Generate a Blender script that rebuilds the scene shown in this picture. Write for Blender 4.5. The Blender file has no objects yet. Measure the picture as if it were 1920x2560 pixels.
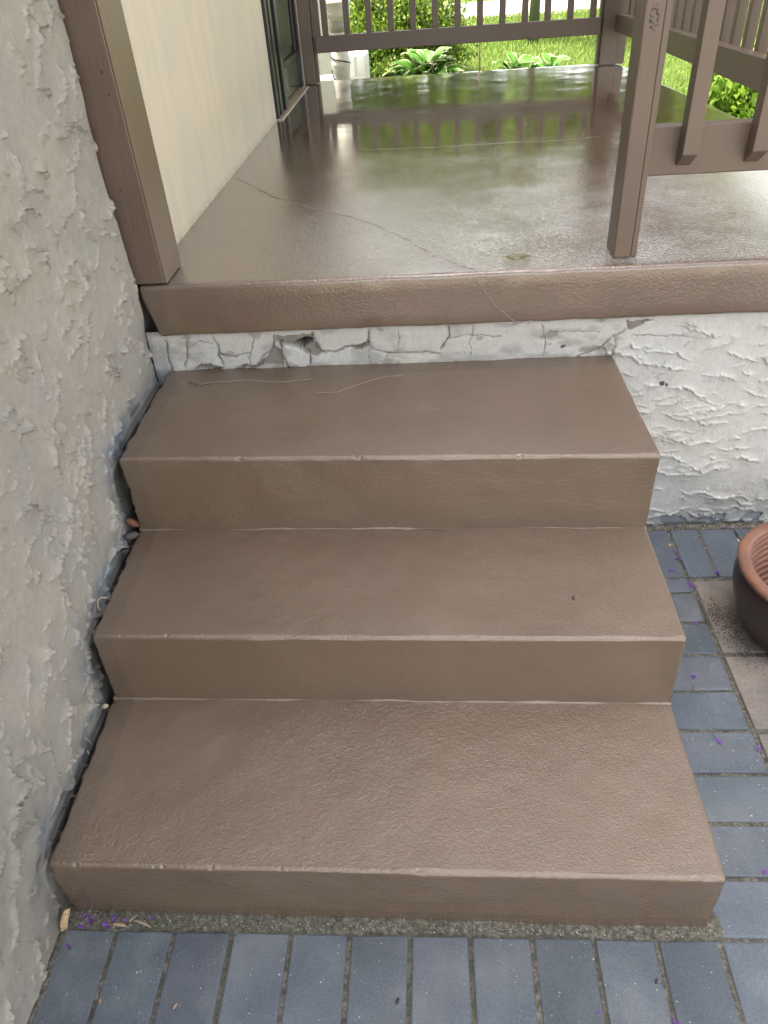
import bpy, bmesh, math, random
import numpy as np
from mathutils import Matrix, Vector
S = bpy.context.scene
COL = S.collection
PI = math.pi

# ------------------------------------------------------------------ camera
cd = bpy.data.cameras.new('camera'); cam = bpy.data.objects.new('camera', cd); COL.objects.link(cam)
R0, R1, R2 = (0.99725081, 0.04211939, -0.06096539), (0.0223723, 0.61320586, 0.78960626), (-0.07064207, 0.78879942, -0.61057773)
cam.matrix_world = Matrix(((R0[0], R1[0], -R2[0], 0.66848), (R0[1], R1[1], -R2[1], -0.58891),
                           (R0[2], R1[2], -R2[2], 1.35804), (0, 0, 0, 1)))
cd.sensor_fit = 'HORIZONTAL'; cd.sensor_width = 36; cd.lens = 34.551
cd.clip_start = 0.05; cd.clip_end = 500
S.camera = cam

# ------------------------------------------------------------------ sky, sun, exposure
SUN = Vector((-0.30, -0.06, 1.0)).normalized()          # direction towards the sun: high, behind the house on the left
w = bpy.data.worlds.new('World'); S.world = w; w.use_nodes = True
nt = w.node_tree; bg = nt.nodes['Background']
sky = nt.nodes.new('ShaderNodeTexSky'); sky.sky_type = 'NISHITA'; sky.sun_disc = False
sky.sun_elevation = math.asin(SUN.z); sky.sun_rotation = math.atan2(SUN.x, SUN.y)
sky.air_density = 1.0; sky.dust_density = 2.5; sky.ozone_density = 1.0
tint = nt.nodes.new('ShaderNodeMix'); tint.data_type = 'RGBA'; tint.blend_type = 'MULTIPLY'; tint.inputs[0].default_value = 1
tint.inputs[7].default_value = (1.24, 0.99, 0.80, 1)      # the camera's white balance is set for open shade
nt.links.new(sky.outputs[0], tint.inputs[6]); bg.inputs[1].default_value = 0.12
tc = nt.nodes.new('ShaderNodeTexCoord'); mp = nt.nodes.new('ShaderNodeMapping'); mp.inputs['Scale'].default_value = (1, 1, 2.2)
cn = nt.nodes.new('ShaderNodeTexNoise'); cn.inputs['Scale'].default_value = 2.3; cn.inputs['Detail'].default_value = 7; cn.inputs['Roughness'].default_value = .58
cr = nt.nodes.new('ShaderNodeValToRGB'); cr.color_ramp.elements[0].position = .44; cr.color_ramp.elements[1].position = .62
cm = nt.nodes.new('ShaderNodeMix'); cm.data_type = 'RGBA'; cm.inputs[7].default_value = (14.1, 14.1, 14.1, 1)       # bright white cumulus
nt.links.new(tc.outputs['Generated'], mp.inputs[0]); nt.links.new(mp.outputs[0], cn.inputs['Vector']); sz_ = nt.nodes.new('ShaderNodeSeparateXYZ'); nt.links.new(tc.outputs['Generated'], sz_.inputs[0])
hb_ = nt.nodes.new('ShaderNodeValToRGB'); e_ = hb_.color_ramp.elements; e_[0].position = .16; e_[0].color = (.24,) * 3 + (1,); e_[1].position = .55; e_[1].color = (0, 0, 0, 1)
nt.links.new(sz_.outputs[2], hb_.inputs[0]); ad_ = nt.nodes.new('ShaderNodeMath'); ad_.operation = 'ADD'      # clouds gather towards the horizon
nt.links.new(cn.outputs['Fac'], ad_.inputs[0]); nt.links.new(hb_.outputs[0], ad_.inputs[1]); nt.links.new(ad_.outputs[0], cr.inputs[0])
nt.links.new(cr.outputs[0], cm.inputs[0]); nt.links.new(tint.outputs[2], cm.inputs[6]); dt = nt.nodes.new('ShaderNodeVectorMath'); dt.operation = 'DOT_PRODUCT'; dt.inputs[1].default_value = SUN
nt.links.new(tc.outputs['Generated'], dt.inputs[0])          # thin cloud glows round the sun (forward scattering)
def mth(op, a, b, clamp=False):
    n = nt.nodes.new('ShaderNodeMath'); n.operation = op; n.use_clamp = clamp
    for i, v in enumerate((a, b)):
        if isinstance(v, (int, float)): n.inputs[i].default_value = v
        else: nt.links.new(v, n.inputs[i])
    return n.outputs[0]
gl = mth('ADD', mth('MULTIPLY', mth('POWER', mth('ADD', dt.outputs['Value'], 0., True), 14), 6.0), .85)
vs = nt.nodes.new('ShaderNodeVectorMath'); vs.operation = 'SCALE'; nt.links.new(cm.outputs[2], vs.inputs[0]); nt.links.new(gl, vs.inputs['Scale'])
nt.links.new(vs.outputs[0], bg.inputs[0])
sd = bpy.data.lights.new('sun', 'SUN'); so = bpy.data.objects.new('sun', sd); COL.objects.link(so)
sd.energy = 5.0; sd.angle = math.radians(0.55); sd.color = (1.0, 0.93, 0.80)
so.rotation_euler = SUN.to_track_quat('Z', 'Y').to_euler()
S.view_settings.view_transform = 'Standard'; S.view_settings.look = 'None'
S.view_settings.gamma = 1; S.view_settings.exposure = 1.24

# ------------------------------------------------------------------ numpy noise
def _h(ix, iy, iz, seed):
    n = (ix.astype(np.int64) * 374761393 + iy.astype(np.int64) * 668265263 + iz.astype(np.int64) * 2147483647 + seed * 1274126177) & 0xffffffff
    n = ((n ^ (n >> 13)) * 1274126177) & 0xffffffff
    n = (n ^ (n >> 16)) & 0xffffffff
    return n / 4294967295.0 * 2 - 1
def vnoise(x, y, z=None, seed=0):
    x = np.asarray(x, float); y = np.asarray(y, float); z = np.zeros_like(x) if z is None else np.asarray(z, float)
    xi, yi, zi = np.floor(x), np.floor(y), np.floor(z)
    f = lambda t: t * t * t * (t * (t * 6 - 15) + 10)
    u, v, t = f(x - xi), f(y - yi), f(z - zi)
    r = 0
    for a in (0, 1):
        for b in (0, 1):
            for c in (0, 1):
                r = r + _h(xi + a, yi + b, zi + c, seed) * (u if a else 1 - u) * (v if b else 1 - v) * (t if c else 1 - t)
    return r
def fbm(x, y, z=None, o=4, seed=0):
    r = 0; a = 1.; s = 1.
    for i in range(o):
        r = r + a * vnoise(np.asarray(x) * s + 7.3 * i, np.asarray(y) * s + 3.1 * i, None if z is None else np.asarray(z) * s, seed + i)
        a *= .5; s *= 2.03
    return r

# ------------------------------------------------------------------ object helpers
def mk(name, me, mat=None, parent=None):
    o = bpy.data.objects.new(name, me); COL.objects.link(o)
    if mat is not None: me.materials.append(mat)
    if parent is not None: o.parent = parent
    return o
def fromnp(name, V, F, mat=None, parent=None, smooth=False, col=None):
    me = bpy.data.meshes.new(name)
    V = np.asarray(V, np.float32); F = np.asarray(F, np.int32)
    me.vertices.add(len(V)); me.vertices.foreach_set('co', V.ravel())
    k = F.shape[1]
    me.loops.add(F.size); me.loops.foreach_set('vertex_index', F.ravel())
    me.polygons.add(len(F)); me.polygons.foreach_set('loop_start', np.arange(0, F.size, k, dtype=np.int32))
    me.update(calc_edges=True)
    if smooth: me.polygons.foreach_set('use_smooth', np.ones(len(F), bool))
    if col is not None:
        a = me.color_attributes.new('Col', 'FLOAT_COLOR', 'POINT')
        c = np.ones((len(V), 4), np.float32); col = np.asarray(col); c[:, :col.shape[1]] = col
        a.data.foreach_set('color', c.ravel())
    me.validate()
    return mk(name, me, mat, parent)
def frombm(name, bm, mat=None, parent=None, smooth=False):
    me = bpy.data.meshes.new(name); bm.to_mesh(me); bm.free()
    if smooth:
        for p_ in me.polygons: p_.use_smooth = True
    return mk(name, me, mat, parent)
def empty(name, loc=(0, 0, 0)):
    o = bpy.data.objects.new(name, None); COL.objects.link(o); o.location = loc; o.empty_display_size = .1
    return o
def tag(o, label=None, cat=None, group=None, kind=None):
    if label: o['label'] = label
    if cat: o['category'] = cat
    if group: o['group'] = group
    if kind: o['kind'] = kind
    return o
def setloc(child, root):          # keep world geometry: child's mesh is in world coordinates, root sits elsewhere
    child.parent = root; child.matrix_parent_inverse = Matrix.Translation(root.location).inverted()
    return child
def grid_faces(nu, nv, off=0):
    i = np.arange(nu * nv).reshape(nu, nv) + off
    return np.stack([i[:-1, :-1].ravel(), i[1:, :-1].ravel(), i[1:, 1:].ravel(), i[:-1, 1:].ravel()], 1)
def hexbox(bm, c8, bev=0.0, seg=2):
    """box from 8 corners: bottom fl,fr,br,bl then top fl,fr,br,bl"""
    vs = [bm.verts.new(c) for c in c8]
    fs = [bm.faces.new([vs[i] for i in q]) for q in ((3, 2, 1, 0), (4, 5, 6, 7), (0, 1, 5, 4), (1, 2, 6, 5), (2, 3, 7, 6), (3, 0, 4, 7))]
    if bev:
        es = list({e for f in fs for e in f.edges})
        bmesh.ops.bevel(bm, geom=es, offset=bev, segments=seg, affect='EDGES', profile=.5)
def abox(bm, x0, x1, y0, y1, z0, z1, bev=0.0, seg=2):
    hexbox(bm, [(x0, y0, z0), (x1, y0, z0), (x1, y1, z0), (x0, y1, z0), (x0, y0, z1), (x1, y0, z1), (x1, y1, z1), (x0, y1, z1)], bev, seg)
def box_obj(name, dims, mat, parent=None, bev=0.002):
    bm = bmesh.new(); abox(bm, *dims, bev)
    return frombm(name, bm, mat, parent)
def tube(bm, pts, rad, n=8, cap=True):
    pts = [Vector(q) for q in pts]; rings = []
    rr = rad if isinstance(rad, (list, tuple)) else [rad] * len(pts)
    for i, q in enumerate(pts):
        t = (pts[min(i + 1, len(pts) - 1)] - pts[max(i - 1, 0)]).normalized()
        a = t.orthogonal().normalized() if i == 0 else (a - t * a.dot(t)).normalized()
        b = t.cross(a)
        rings.append([bm.verts.new(q + (a * math.cos(2 * PI * k / n) + b * math.sin(2 * PI * k / n)) * rr[i]) for k in range(n)])
    for r0, r1 in zip(rings, rings[1:]):
        for k in range(n): bm.faces.new((r0[k], r0[(k + 1) % n], r1[(k + 1) % n], r1[k]))
    if cap:
        bm.faces.new(rings[0][::-1]); bm.faces.new(rings[-1])
def lathe(bm, prof, n=96, c=(0, 0, 0), fn=None):
    rings = []
    for r, z in prof:
        ring = []
        for k in range(n):
            a = 2 * PI * k / n; rr = r
            if fn: rr = fn(r, z, a)
            ring.append(bm.verts.new((c[0] + rr * math.cos(a), c[1] + rr * math.sin(a), c[2] + z)))
        rings.append(ring)
    for r0, r1 in zip(rings, rings[1:]):
        for k in range(n): bm.faces.new((r0[k], r0[(k + 1) % n], r1[(k + 1) % n], r1[k]))
    return rings

# ------------------------------------------------------------------ material helpers
class MT:
    def __init__(s, name, base=(.5, .5, .5), rough=.6, spec=.5):
        s.m = bpy.data.materials.new(name); s.m.use_nodes = True; s.t = s.m.node_tree; s.N = s.t.nodes; s.L = s.t.links
        s.b = s.N['Principled BSDF']; s.b.inputs['Base Color'].default_value = (*base, 1); s.b.inputs['Roughness'].default_value = rough
        s.b.inputs['Specular IOR Level'].default_value = spec
        s.co = s.N.new('ShaderNodeTexCoord').outputs['Object']; s.h = None
    def node(s, t, **kw):
        n = s.N.new(t)
        for k, v in kw.items(): setattr(n, k, v)
        return n
    def map(s, scale, src=None):
        n = s.node('ShaderNodeMapping'); n.inputs['Scale'].default_value = scale; s.L.new(src or s.co, n.inputs[0]); return n.outputs[0]
    def noise(s, sc, det=4, rough=.5, src=None, dist=0):
        n = s.node('ShaderNodeTexNoise'); n.inputs['Scale'].default_value = sc; n.inputs['Detail'].default_value = det
        n.inputs['Roughness'].default_value = rough; n.inputs['Distortion'].default_value = dist
        s.L.new(src or s.co, n.inputs['Vector']); return n.outputs['Fac']
    def vor(s, sc, feat='F1', src=None, out='Distance'):
        n = s.node('ShaderNodeTexVoronoi', feature=feat); n.inputs['Scale'].default_value = sc; s.L.new(src or s.co, n.inputs['Vector']); return n.outputs[out]
    def ramp(s, fac, stops, interp='LINEAR'):
        n = s.node('ShaderNodeValToRGB'); n.color_ramp.interpolation = interp
        e = n.color_ramp.elements
        while len(e) < len(stops): e.new(.5)
        for q, (p_, c) in zip(e, stops):
            q.position = p_; q.color = (*c, 1) if isinstance(c, (tuple, list)) else (c, c, c, 1)
        s.L.new(fac, n.inputs[0]); return n.outputs[0]
    def math(s, op, a, b=None, c=None, clamp=False):
        n = s.node('ShaderNodeMath', operation=op, use_clamp=clamp)
        for i, v in enumerate((a, b, c)):
            if v is None: continue
            if isinstance(v, (int, float)): n.inputs[i].default_value = v
            else: s.L.new(v, n.inputs[i])
        return n.outputs[0]
    def mix(s, fac, a, b, blend='MIX'):
        n = s.node('ShaderNodeMix', data_type='RGBA', blend_type=blend)
        for sock, v in ((n.inputs[0], fac), (n.inputs[6], a), (n.inputs[7], b)):
            if isinstance(v, (int, float)): sock.default_value = v
            elif isinstance(v, tuple): sock.default_value = (*v, 1)
            else: s.L.new(v, sock)
        return n.outputs[2]
    def xyz(s, src=None):
        n = s.node('ShaderNodeSeparateXYZ'); s.L.new(src or s.co, n.inputs[0]); return n.outputs
    def attr(s, name='Col'):
        n = s.node('ShaderNodeAttribute', attribute_name=name); return n.outputs['Color']
    def normal_z(s):
        g = s.node('ShaderNodeNewGeometry'); n = s.node('ShaderNodeSeparateXYZ'); s.L.new(g.outputs['True Normal'], n.inputs[0]); return n.outputs
    def color(s, v): s.L.new(v, s.b.inputs['Base Color']); return s
    def rough(s, v): s.L.new(v, s.b.inputs['Roughness']); return s
    def bump(s, h, strength=1., dist=.001):
        n = s.node('ShaderNodeBump'); n.inputs['Strength'].default_value = strength; n.inputs['Distance'].default_value = dist
        s.L.new(h, n.inputs['Height'])
        if s.h is not None: s.L.new(s.h, n.inputs['Normal'])
        s.h = n.outputs[0]; s.L.new(s.h, s.b.inputs['Normal']); s.L.new(s.h, s.b.inputs['Coat Normal']); return s

BROWN = (.127, .090, .060)
def step_paint():
    m = MT('glossy brown masonry paint', BROWN, .3, 1.)
    x, y, z = m.xyz()
    nz = m.normal_z()[2]
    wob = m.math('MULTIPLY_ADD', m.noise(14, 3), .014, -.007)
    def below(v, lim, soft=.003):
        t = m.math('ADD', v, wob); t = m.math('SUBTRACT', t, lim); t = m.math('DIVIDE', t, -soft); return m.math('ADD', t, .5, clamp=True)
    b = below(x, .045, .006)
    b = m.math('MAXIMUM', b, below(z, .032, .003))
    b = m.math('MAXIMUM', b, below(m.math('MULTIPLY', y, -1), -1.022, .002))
    mot = m.ramp(m.noise(5, 5, .6), [(.3, .93), (.7, 1.06)])
    c = m.mix(1., BROWN, mot, 'MULTIPLY')
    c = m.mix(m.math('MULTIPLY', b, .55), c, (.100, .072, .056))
    # worn dusty film where feet land, thin pinholes
    pin = m.ramp(m.vor(55), [(.045, 1.), (.07, 0.)])
    pin = m.math('MULTIPLY', pin, m.ramp(m.noise(23, 2), [(.68, 0.), (.72, 1.)]))
    c = m.mix(m.math('MULTIPLY', pin, .75), c, (.03, .022, .018))
    m.color(c)
    m.rough(m.ramp(m.noise(6, 5, .6), [(.3, .13), (.7, .24)]))
    m.b.inputs['Coat Weight'].default_value = .35; m.b.inputs['Coat Roughness'].default_value = .12
    # stipple on top faces, brushed on the risers
    top = m.noise(320, 4, .6, m.map((.85, 1.1, 1)))
    top2 = m.noise(95, 3, .5)
    ris = m.math('MULTIPLY', m.noise(190, 4, .6, m.map((.6, 1, 1.2))), .75)
    isz = m.math('GREATER_THAN', nz, .6)
    m.bump(m.mix(isz, ris, top), .7, .0022)
    m.bump(top2, .08, .0020)
    m.bump(m.noise(13, 2), .10, .004)
    return m.m
def slab_paint():
    m = MT('wet glossy brown porch paint', (.118, .080, .055), .14, 1.)
    x, y, z = m.xyz()
    nzv = m.normal_z()[2]
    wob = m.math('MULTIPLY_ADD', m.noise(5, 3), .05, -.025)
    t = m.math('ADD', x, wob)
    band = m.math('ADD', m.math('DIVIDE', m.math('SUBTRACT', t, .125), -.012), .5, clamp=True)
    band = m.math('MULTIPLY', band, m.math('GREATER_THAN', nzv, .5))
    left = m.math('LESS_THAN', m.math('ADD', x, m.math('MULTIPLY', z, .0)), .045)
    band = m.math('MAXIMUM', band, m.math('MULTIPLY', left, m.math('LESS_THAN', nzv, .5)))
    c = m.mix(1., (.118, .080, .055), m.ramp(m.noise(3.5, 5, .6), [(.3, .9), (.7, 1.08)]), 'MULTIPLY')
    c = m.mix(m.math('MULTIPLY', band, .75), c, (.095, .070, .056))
    spk = m.math('MULTIPLY', m.ramp(m.vor(42), [(.05, 1.), (.08, 0.)]), m.ramp(m.noise(17, 2), [(.58, 0.), (.62, 1.)]))
    c = m.mix(m.math('MULTIPLY', spk, .7), c, (.03, .024, .02))
    # thin olive wear where the old coat shows
    w_ = m.ramp(m.noise(4.2, 4, .55), [(.60, 0.), (.66, 1.)])
    c = m.mix(m.math('MULTIPLY', w_, .25), c, (.15, .13, .06))
    m.color(c)
    m.b.inputs['Coat Weight'].default_value = 1.; m.b.inputs['Coat Roughness'].default_value = .07
    front = m.math('ADD', m.math('MULTIPLY', y, -.55), 1.45, clamp=True)    # brushed coat is coarser towards the steps
    rt = m.ramp(m.noise(2.6, 4, .6), [(.35, .05), (.65, .13)])
    m.rough(m.math('ADD', rt, m.math('MULTIPLY', front, .14)))
    a = m.noise(190, 3, .55, None, .4)
    pud = m.ramp(m.noise(3.1, 4, .6), [(.40, .6), (.62, 1.)])
    a = m.math('MULTIPLY', a, m.math('MULTIPLY', m.math('MULTIPLY_ADD', front, .95, .03), pud))
    m.bump(m.math('MULTIPLY', a, m.math('MULTIPLY_ADD', m.math('GREATER_THAN', nzv, .5), .6, .4)), .9, .0026)
    m.bump(m.noise(9, 2, .5), .04, .003)
    return m.m
def wood_paint(name, base, bandy=None):
    m = MT(name, base, .36, .5)
    g = m.noise(22, 5, .65, m.map((6, 6, .7)), .2)
    c = m.mix(1., base, m.ramp(m.noise(7, 4), [(.3, .92), (.7, 1.07)]), 'MULTIPLY')
    dot = m.math('MULTIPLY', m.ramp(m.vor(22), [(.05, 1.), (.09, 0.)]), m.ramp(m.noise(9, 2), [(.62, 0.), (.66, 1.)]))
    c = m.mix(m.math('MULTIPLY', dot, .6), c, (.035, .026, .022))
    m.color(c); m.bump(g, .6, .0016); m.bump(m.noise(160, 2), .25, .0006)
    return m.m
def stucco(name, base, warm, rough=.8, speck=.6):
    m = MT(name, base, rough, .3)
    a = m.attr()
    n = m.ramp(m.noise(6, 5, .6), [(.3, 0.), (.7, 1.)])
    c = m.mix(n, base, warm)
    c = m.mix(1., c, m.ramp(m.noise(60, 4, .6), [(.3, .93), (.7, 1.05)]), 'MULTIPLY')
    pit = m.math('MULTIPLY', m.ramp(m.vor(75), [(.07, 1.), (.14, 0.)]), m.ramp(m.noise(31, 2), [(.50, 0.), (.56, 1.)]))
    c = m.mix(m.math('MULTIPLY', pit, speck), c, (.09, .085, .085))
    # attribute: R = blue-grey damp paint, G = dark dirt plus painted gap shade, B = bare cement
    s = m.node('ShaderNodeSeparateColor'); m.L.new(a, s.inputs[0])
    c = m.mix(s.outputs[0], c, (.185, .235, .285))
    c = m.mix(s.outputs[2], c, (.30, .28, .245))
    c = m.mix(s.outputs[1], c, (.035, .035, .036))
    m.color(c)
    m.bump(m.noise(60, 4, .6), .3, .0040); m.bump(m.noise(190, 5, .8), 1., .0034); m.bump(m.noise(430, 2), .3, .0006)
    m.bump(pit, -.8, .002)
    return m.m
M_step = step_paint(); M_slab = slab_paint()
M_post = wood_paint('brown painted wood', (.112, .082, .063))
M_postL = wood_paint('brown painted corner post', (.104, .074, .057))
M_stucL = stucco('trowelled grey stucco', (.345, .332, .31), (.40, .37, .32))
M_stucR = stucco('white trowelled stucco', (.52, .53, .53), (.55, .54, .50), speck=.45)

# ================================================================== GROUND AND PAVING
def joint_mat():
    m = MT('sandy mortar joint', (.16, .155, .125), .95, .2)
    c = m.ramp(m.noise(120, 5, .7), [(.3, (.04, .042, .036)), (.5, (.11, .11, .092)), (.72, (.25, .245, .225))])
    c = m.mix(m.ramp(m.noise(9, 3), [(.5, 0.), (.7, .45)]), c, (.075, .09, .055))
    m.color(c); m.bump(m.noise(160, 5, .7), 1., .004); return m.m
def paver_mat():
    m = MT('blue-grey concrete paver', (.13, .16, .2), .62, .35)
    a = m.attr()
    n = m.ramp(m.noise(9, 5, .6), [(.3, (.076, .096, .120)), (.55, (.098, .121, .149)), (.75, (.145, .165, .192))])
    c = m.mix(1., n, a, 'MULTIPLY')
    c = m.mix(1., c, m.ramp(m.noise(260, 4, .7), [(.3, .72), (.7, 1.22)]), 'MULTIPLY')
    sp = m.math('MULTIPLY', m.ramp(m.vor(150), [(.10, 1.), (.17, 0.)]), m.ramp(m.noise(75, 1), [(.60, 0.), (.63, 1.)]))
    c = m.mix(m.math('MULTIPLY', sp, .85), c, (.58, .6, .63))
    c = m.mix(m.ramp(m.noise(4.3, 5, .65), [(.5, 0.), (.72, .35)]), c, (.17, .185, .20))
    sp2 = m.math('MULTIPLY', m.ramp(m.vor(60), [(.07, 1.), (.11, 0.)]), m.ramp(m.noise(37, 1), [(.62, 0.), (.65, 1.)]))
    c = m.mix(m.math('MULTIPLY', sp2, .7), c, (.62, .63, .65))
    dk = m.math('MULTIPLY', m.ramp(m.vor(33), [(.05, 1.), (.08, 0.)]), m.ramp(m.noise(21, 1), [(.6, 0.), (.64, 1.)]))
    c = m.mix(m.math('MULTIPLY', dk, .7), c, (.03, .03, .035))
    ps = m.ramp(m.noise(11, 6, .75), [(.72, 0.), (.735, 1.)])
    c = m.mix(m.math('MULTIPLY', ps, .5), c, (.42, .46, .5))
    m.color(c); m.bump(m.noise(280, 4, .7), .8, .0015); m.bump(m.noise(20, 3), .5, .003); return m.m
def flag_mat():
    m = MT('tan-grey flagstone', (.3, .27, .25), .75, .3)
    c = m.ramp(m.noise(7, 6, .6, None, .5), [(.3, (.115, .118, .125)), (.48, (.165, .155, .15)), (.62, (.21, .19, .172)), (.75, (.19, .195, .195))])
    c = m.mix(1., c, m.ramp(m.noise(200, 3), [(.3, .85), (.7, 1.12)]), 'MULTIPLY')
    m.color(c); m.bump(m.noise(60, 5, .6), .6, .002); return m.m
M_joint, M_paver, M_flag = joint_mat(), paver_mat(), flag_mat()

# joint bed: one rough sheet that carries the pavers
nx, ny = 420, 330
X, Y = np.meshgrid(np.linspace(-.06, 2.6, nx), np.linspace(-1.0, 1.09, ny), indexing='ij')
Zb = -.0040 + .0022 * fbm(X * 60, Y * 60, seed=5) + .0015 * fbm(X * 9, Y * 9, seed=6)
# mortar fillet along the foot of the first step and under the wall
fil = np.clip(1 - np.abs(Y + .004) / .026, 0, 1) * (X < 1.135)
Zb += .008 * fil ** .7
fil2 = np.clip(1 - np.abs(Y - 1.075) / .028, 0, 1) * (X > 1.1)
Zb += .010 * fil2 ** .7
Zb += .006 * np.clip(1 - np.abs(X + .012) / .014, 0, 1)
o = fromnp('pavement', np.stack([X, Y, Zb], -1).reshape(-1, 3), grid_faces(nx, ny), M_joint, smooth=True)
tag(o, kind='structure')
rng = random.Random(3)
def pavers(name, rects, mat, h=.03, gap=.0038, jit=.0011, seed=1):
    bm = bmesh.new(); rg = random.Random(seed); cols = []
    lay = bm.verts.layers.float_color.new('Col')
    for (x0, x1, y0, y1) in rects:
        b2 = set(bm.verts)
        c8 = []
        g = gap
        for zz, ins in ((-h, 0), (0, 0)):
            for (a, b) in ((x0 + g, y0 + g), (x1 - g, y0 + g), (x1 - g, y1 - g), (x0 + g, y1 - g)): c8.append([a, b, zz])
        for i in range(4):
            dx, dy = rg.uniform(-jit, jit), rg.uniform(-jit, jit)
            for j in (i, i + 4): c8[j][0] += dx; c8[j][1] += dy
        tz = rg.uniform(-.0008, .0008); sx, sy = rg.uniform(-.006, .006), rg.uniform(-.005, .005)
        cx_, cy_ = (x0 + x1) / 2, (y0 + y1) / 2
        for q in c8[4:]: q[2] += tz + sx * (q[0] - cx_) + sy * (q[1] - cy_)
        hexbox(bm, c8, .0032, 2)
        v = rg.uniform(.82, 1.18); cc = (v * rg.uniform(.97, 1.03), v, v * rg.uniform(.97, 1.04), 1)
        for q in bm.verts:
            if q not in b2: q[lay] = cc
    return tag(frombm(name, bm, mat), kind='structure')
P = .104; rects = []
for k in range(-1, 11): rects.append((.0862 + (k - 1) * P if k > 0 else -.012, .0862 + k * P, -.236, -.0275) if k >= 0 else (-.012, .0, -1, -1))
rects = [r for r in rects if r[1] - r[0] > .03]
for k in range(10, 24): rects.append((.0862 + k * P, .0862 + (k + 1) * P, -.236, -.0275))
for j in range(1, 9):
    for k in range(-1, 12): rects.append((-.012 + k * .208 + (.104 if j % 2 else 0), -.012 + (k + 1) * .208 + (.104 if j % 2 else 0), -.236 - j * P, -.236 - (j - 1) * P))
rects = [(max(a, -.012), b, c, d) for a, b, c, d in rects if b > .03]
for i in range(8): rects.append((1.1262, 1.3222, -.030 + i * P, -.030 + (i + 1) * P))
rects.append((1.1262, 1.3222, .802, .856))
sx = [1.126, 1.222, 1.319, 1.398, 1.497, 1.590, 1.690, 1.790, 1.890, 1.990, 2.09, 2.19]
for a, b in zip(sx, sx[1:]): rects.append((a, b, .856, 1.056))
pavers('brick_paving', rects, M_paver)
fr = []
for (y0, y1) in ((-.030, .125), (.125, .385), (.385, .594), (.594, .853)):
    for (x0, x1) in ((1.3235, 1.72), (1.72, 2.15)): fr.append((x0, x1, y0, y1))
pavers('flagstone_paving', fr, M_flag, gap=.006, jit=.003, seed=4)

# yard behind and beside the porch
def lawn_mat():
    m = MT('lawn soil and turf', (.06, .1, .02), .9, .2)
    c = m.ramp(m.noise(3, 6, .7), [(.3, (.065, .11, .022)), (.7, (.12, .18, .04))])
    m.color(c); m.bump(m.noise(60, 4), 1., .02); return m.m
def road_mat():
    m = MT('pale concrete road', (.42, .39, .36), .85, .3)
    c = m.ramp(m.noise(2, 6, .65), [(.3, (.36, .335, .31)), (.7, (.46, .42, .39))])
    m.color(c); m.bump(m.noise(50, 5), .5, .004); return m.m
LZ = .35
def sheet(name, x0, x1, y0, y1, z, n, mat, amp=0.):
    X, Y = np.meshgrid(np.linspace(x0, x1, n), np.linspace(y0, y1, n), indexing='ij')
    Z = z + amp * fbm(X * .3, Y * .3, seed=11)
    return tag(fromnp(name, np.stack([X, Y, Z], -1).reshape(-1, 3), grid_faces(n, n), mat, smooth=True), kind='structure')
M_lawn = lawn_mat(); M_pat = MT('warm pale patio concrete', (.30, .27, .23), .85); M_pat.bump(M_pat.noise(60, 4), .5, .003); M_pat = M_pat.m
sheet('ground', -250, 250, -250, 250, -.06, 5, M_lawn)
sheet('lawn', -30, 60, 4.45, 90, LZ, 60, M_lawn)
sheet('lawn_beside_porch', 2.25, 60, 1.2, 4.45, LZ - .002, 20, M_lawn)
sheet('planting_bed', 1.93, 2.25, 1.2, 4.45, LZ - .02, 8, M_lawn)
bm = bmesh.new(); v = [bm.verts.new(q) for q in ((-30, 13.3, LZ + .012), (60, 11.6, LZ + .012), (60, 15.2, LZ + .012), (-30, 16.9, LZ + .012))]; bm.faces.new(v)
tag(frombm('road', bm, road_mat()), kind='structure')
for (a, b, c_, d, zz) in ((-12, 14, -16, -1.0, -.012), (2.6, 14, -1.0, 1.13, -.012)):
    sheet('patio', a, b, c_, d, zz, 6, M_pat)
# a low retaining edge holds the yard soil up beside the patio
bm = bmesh.new(); abox(bm, 1.95, 12, 1.13, 1.2, -.05, LZ + .03, .006)
tag(frombm('retaining_curb', bm, M_stucR), 'low pale stucco curb holding up the yard beside the patio', 'curb')

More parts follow.
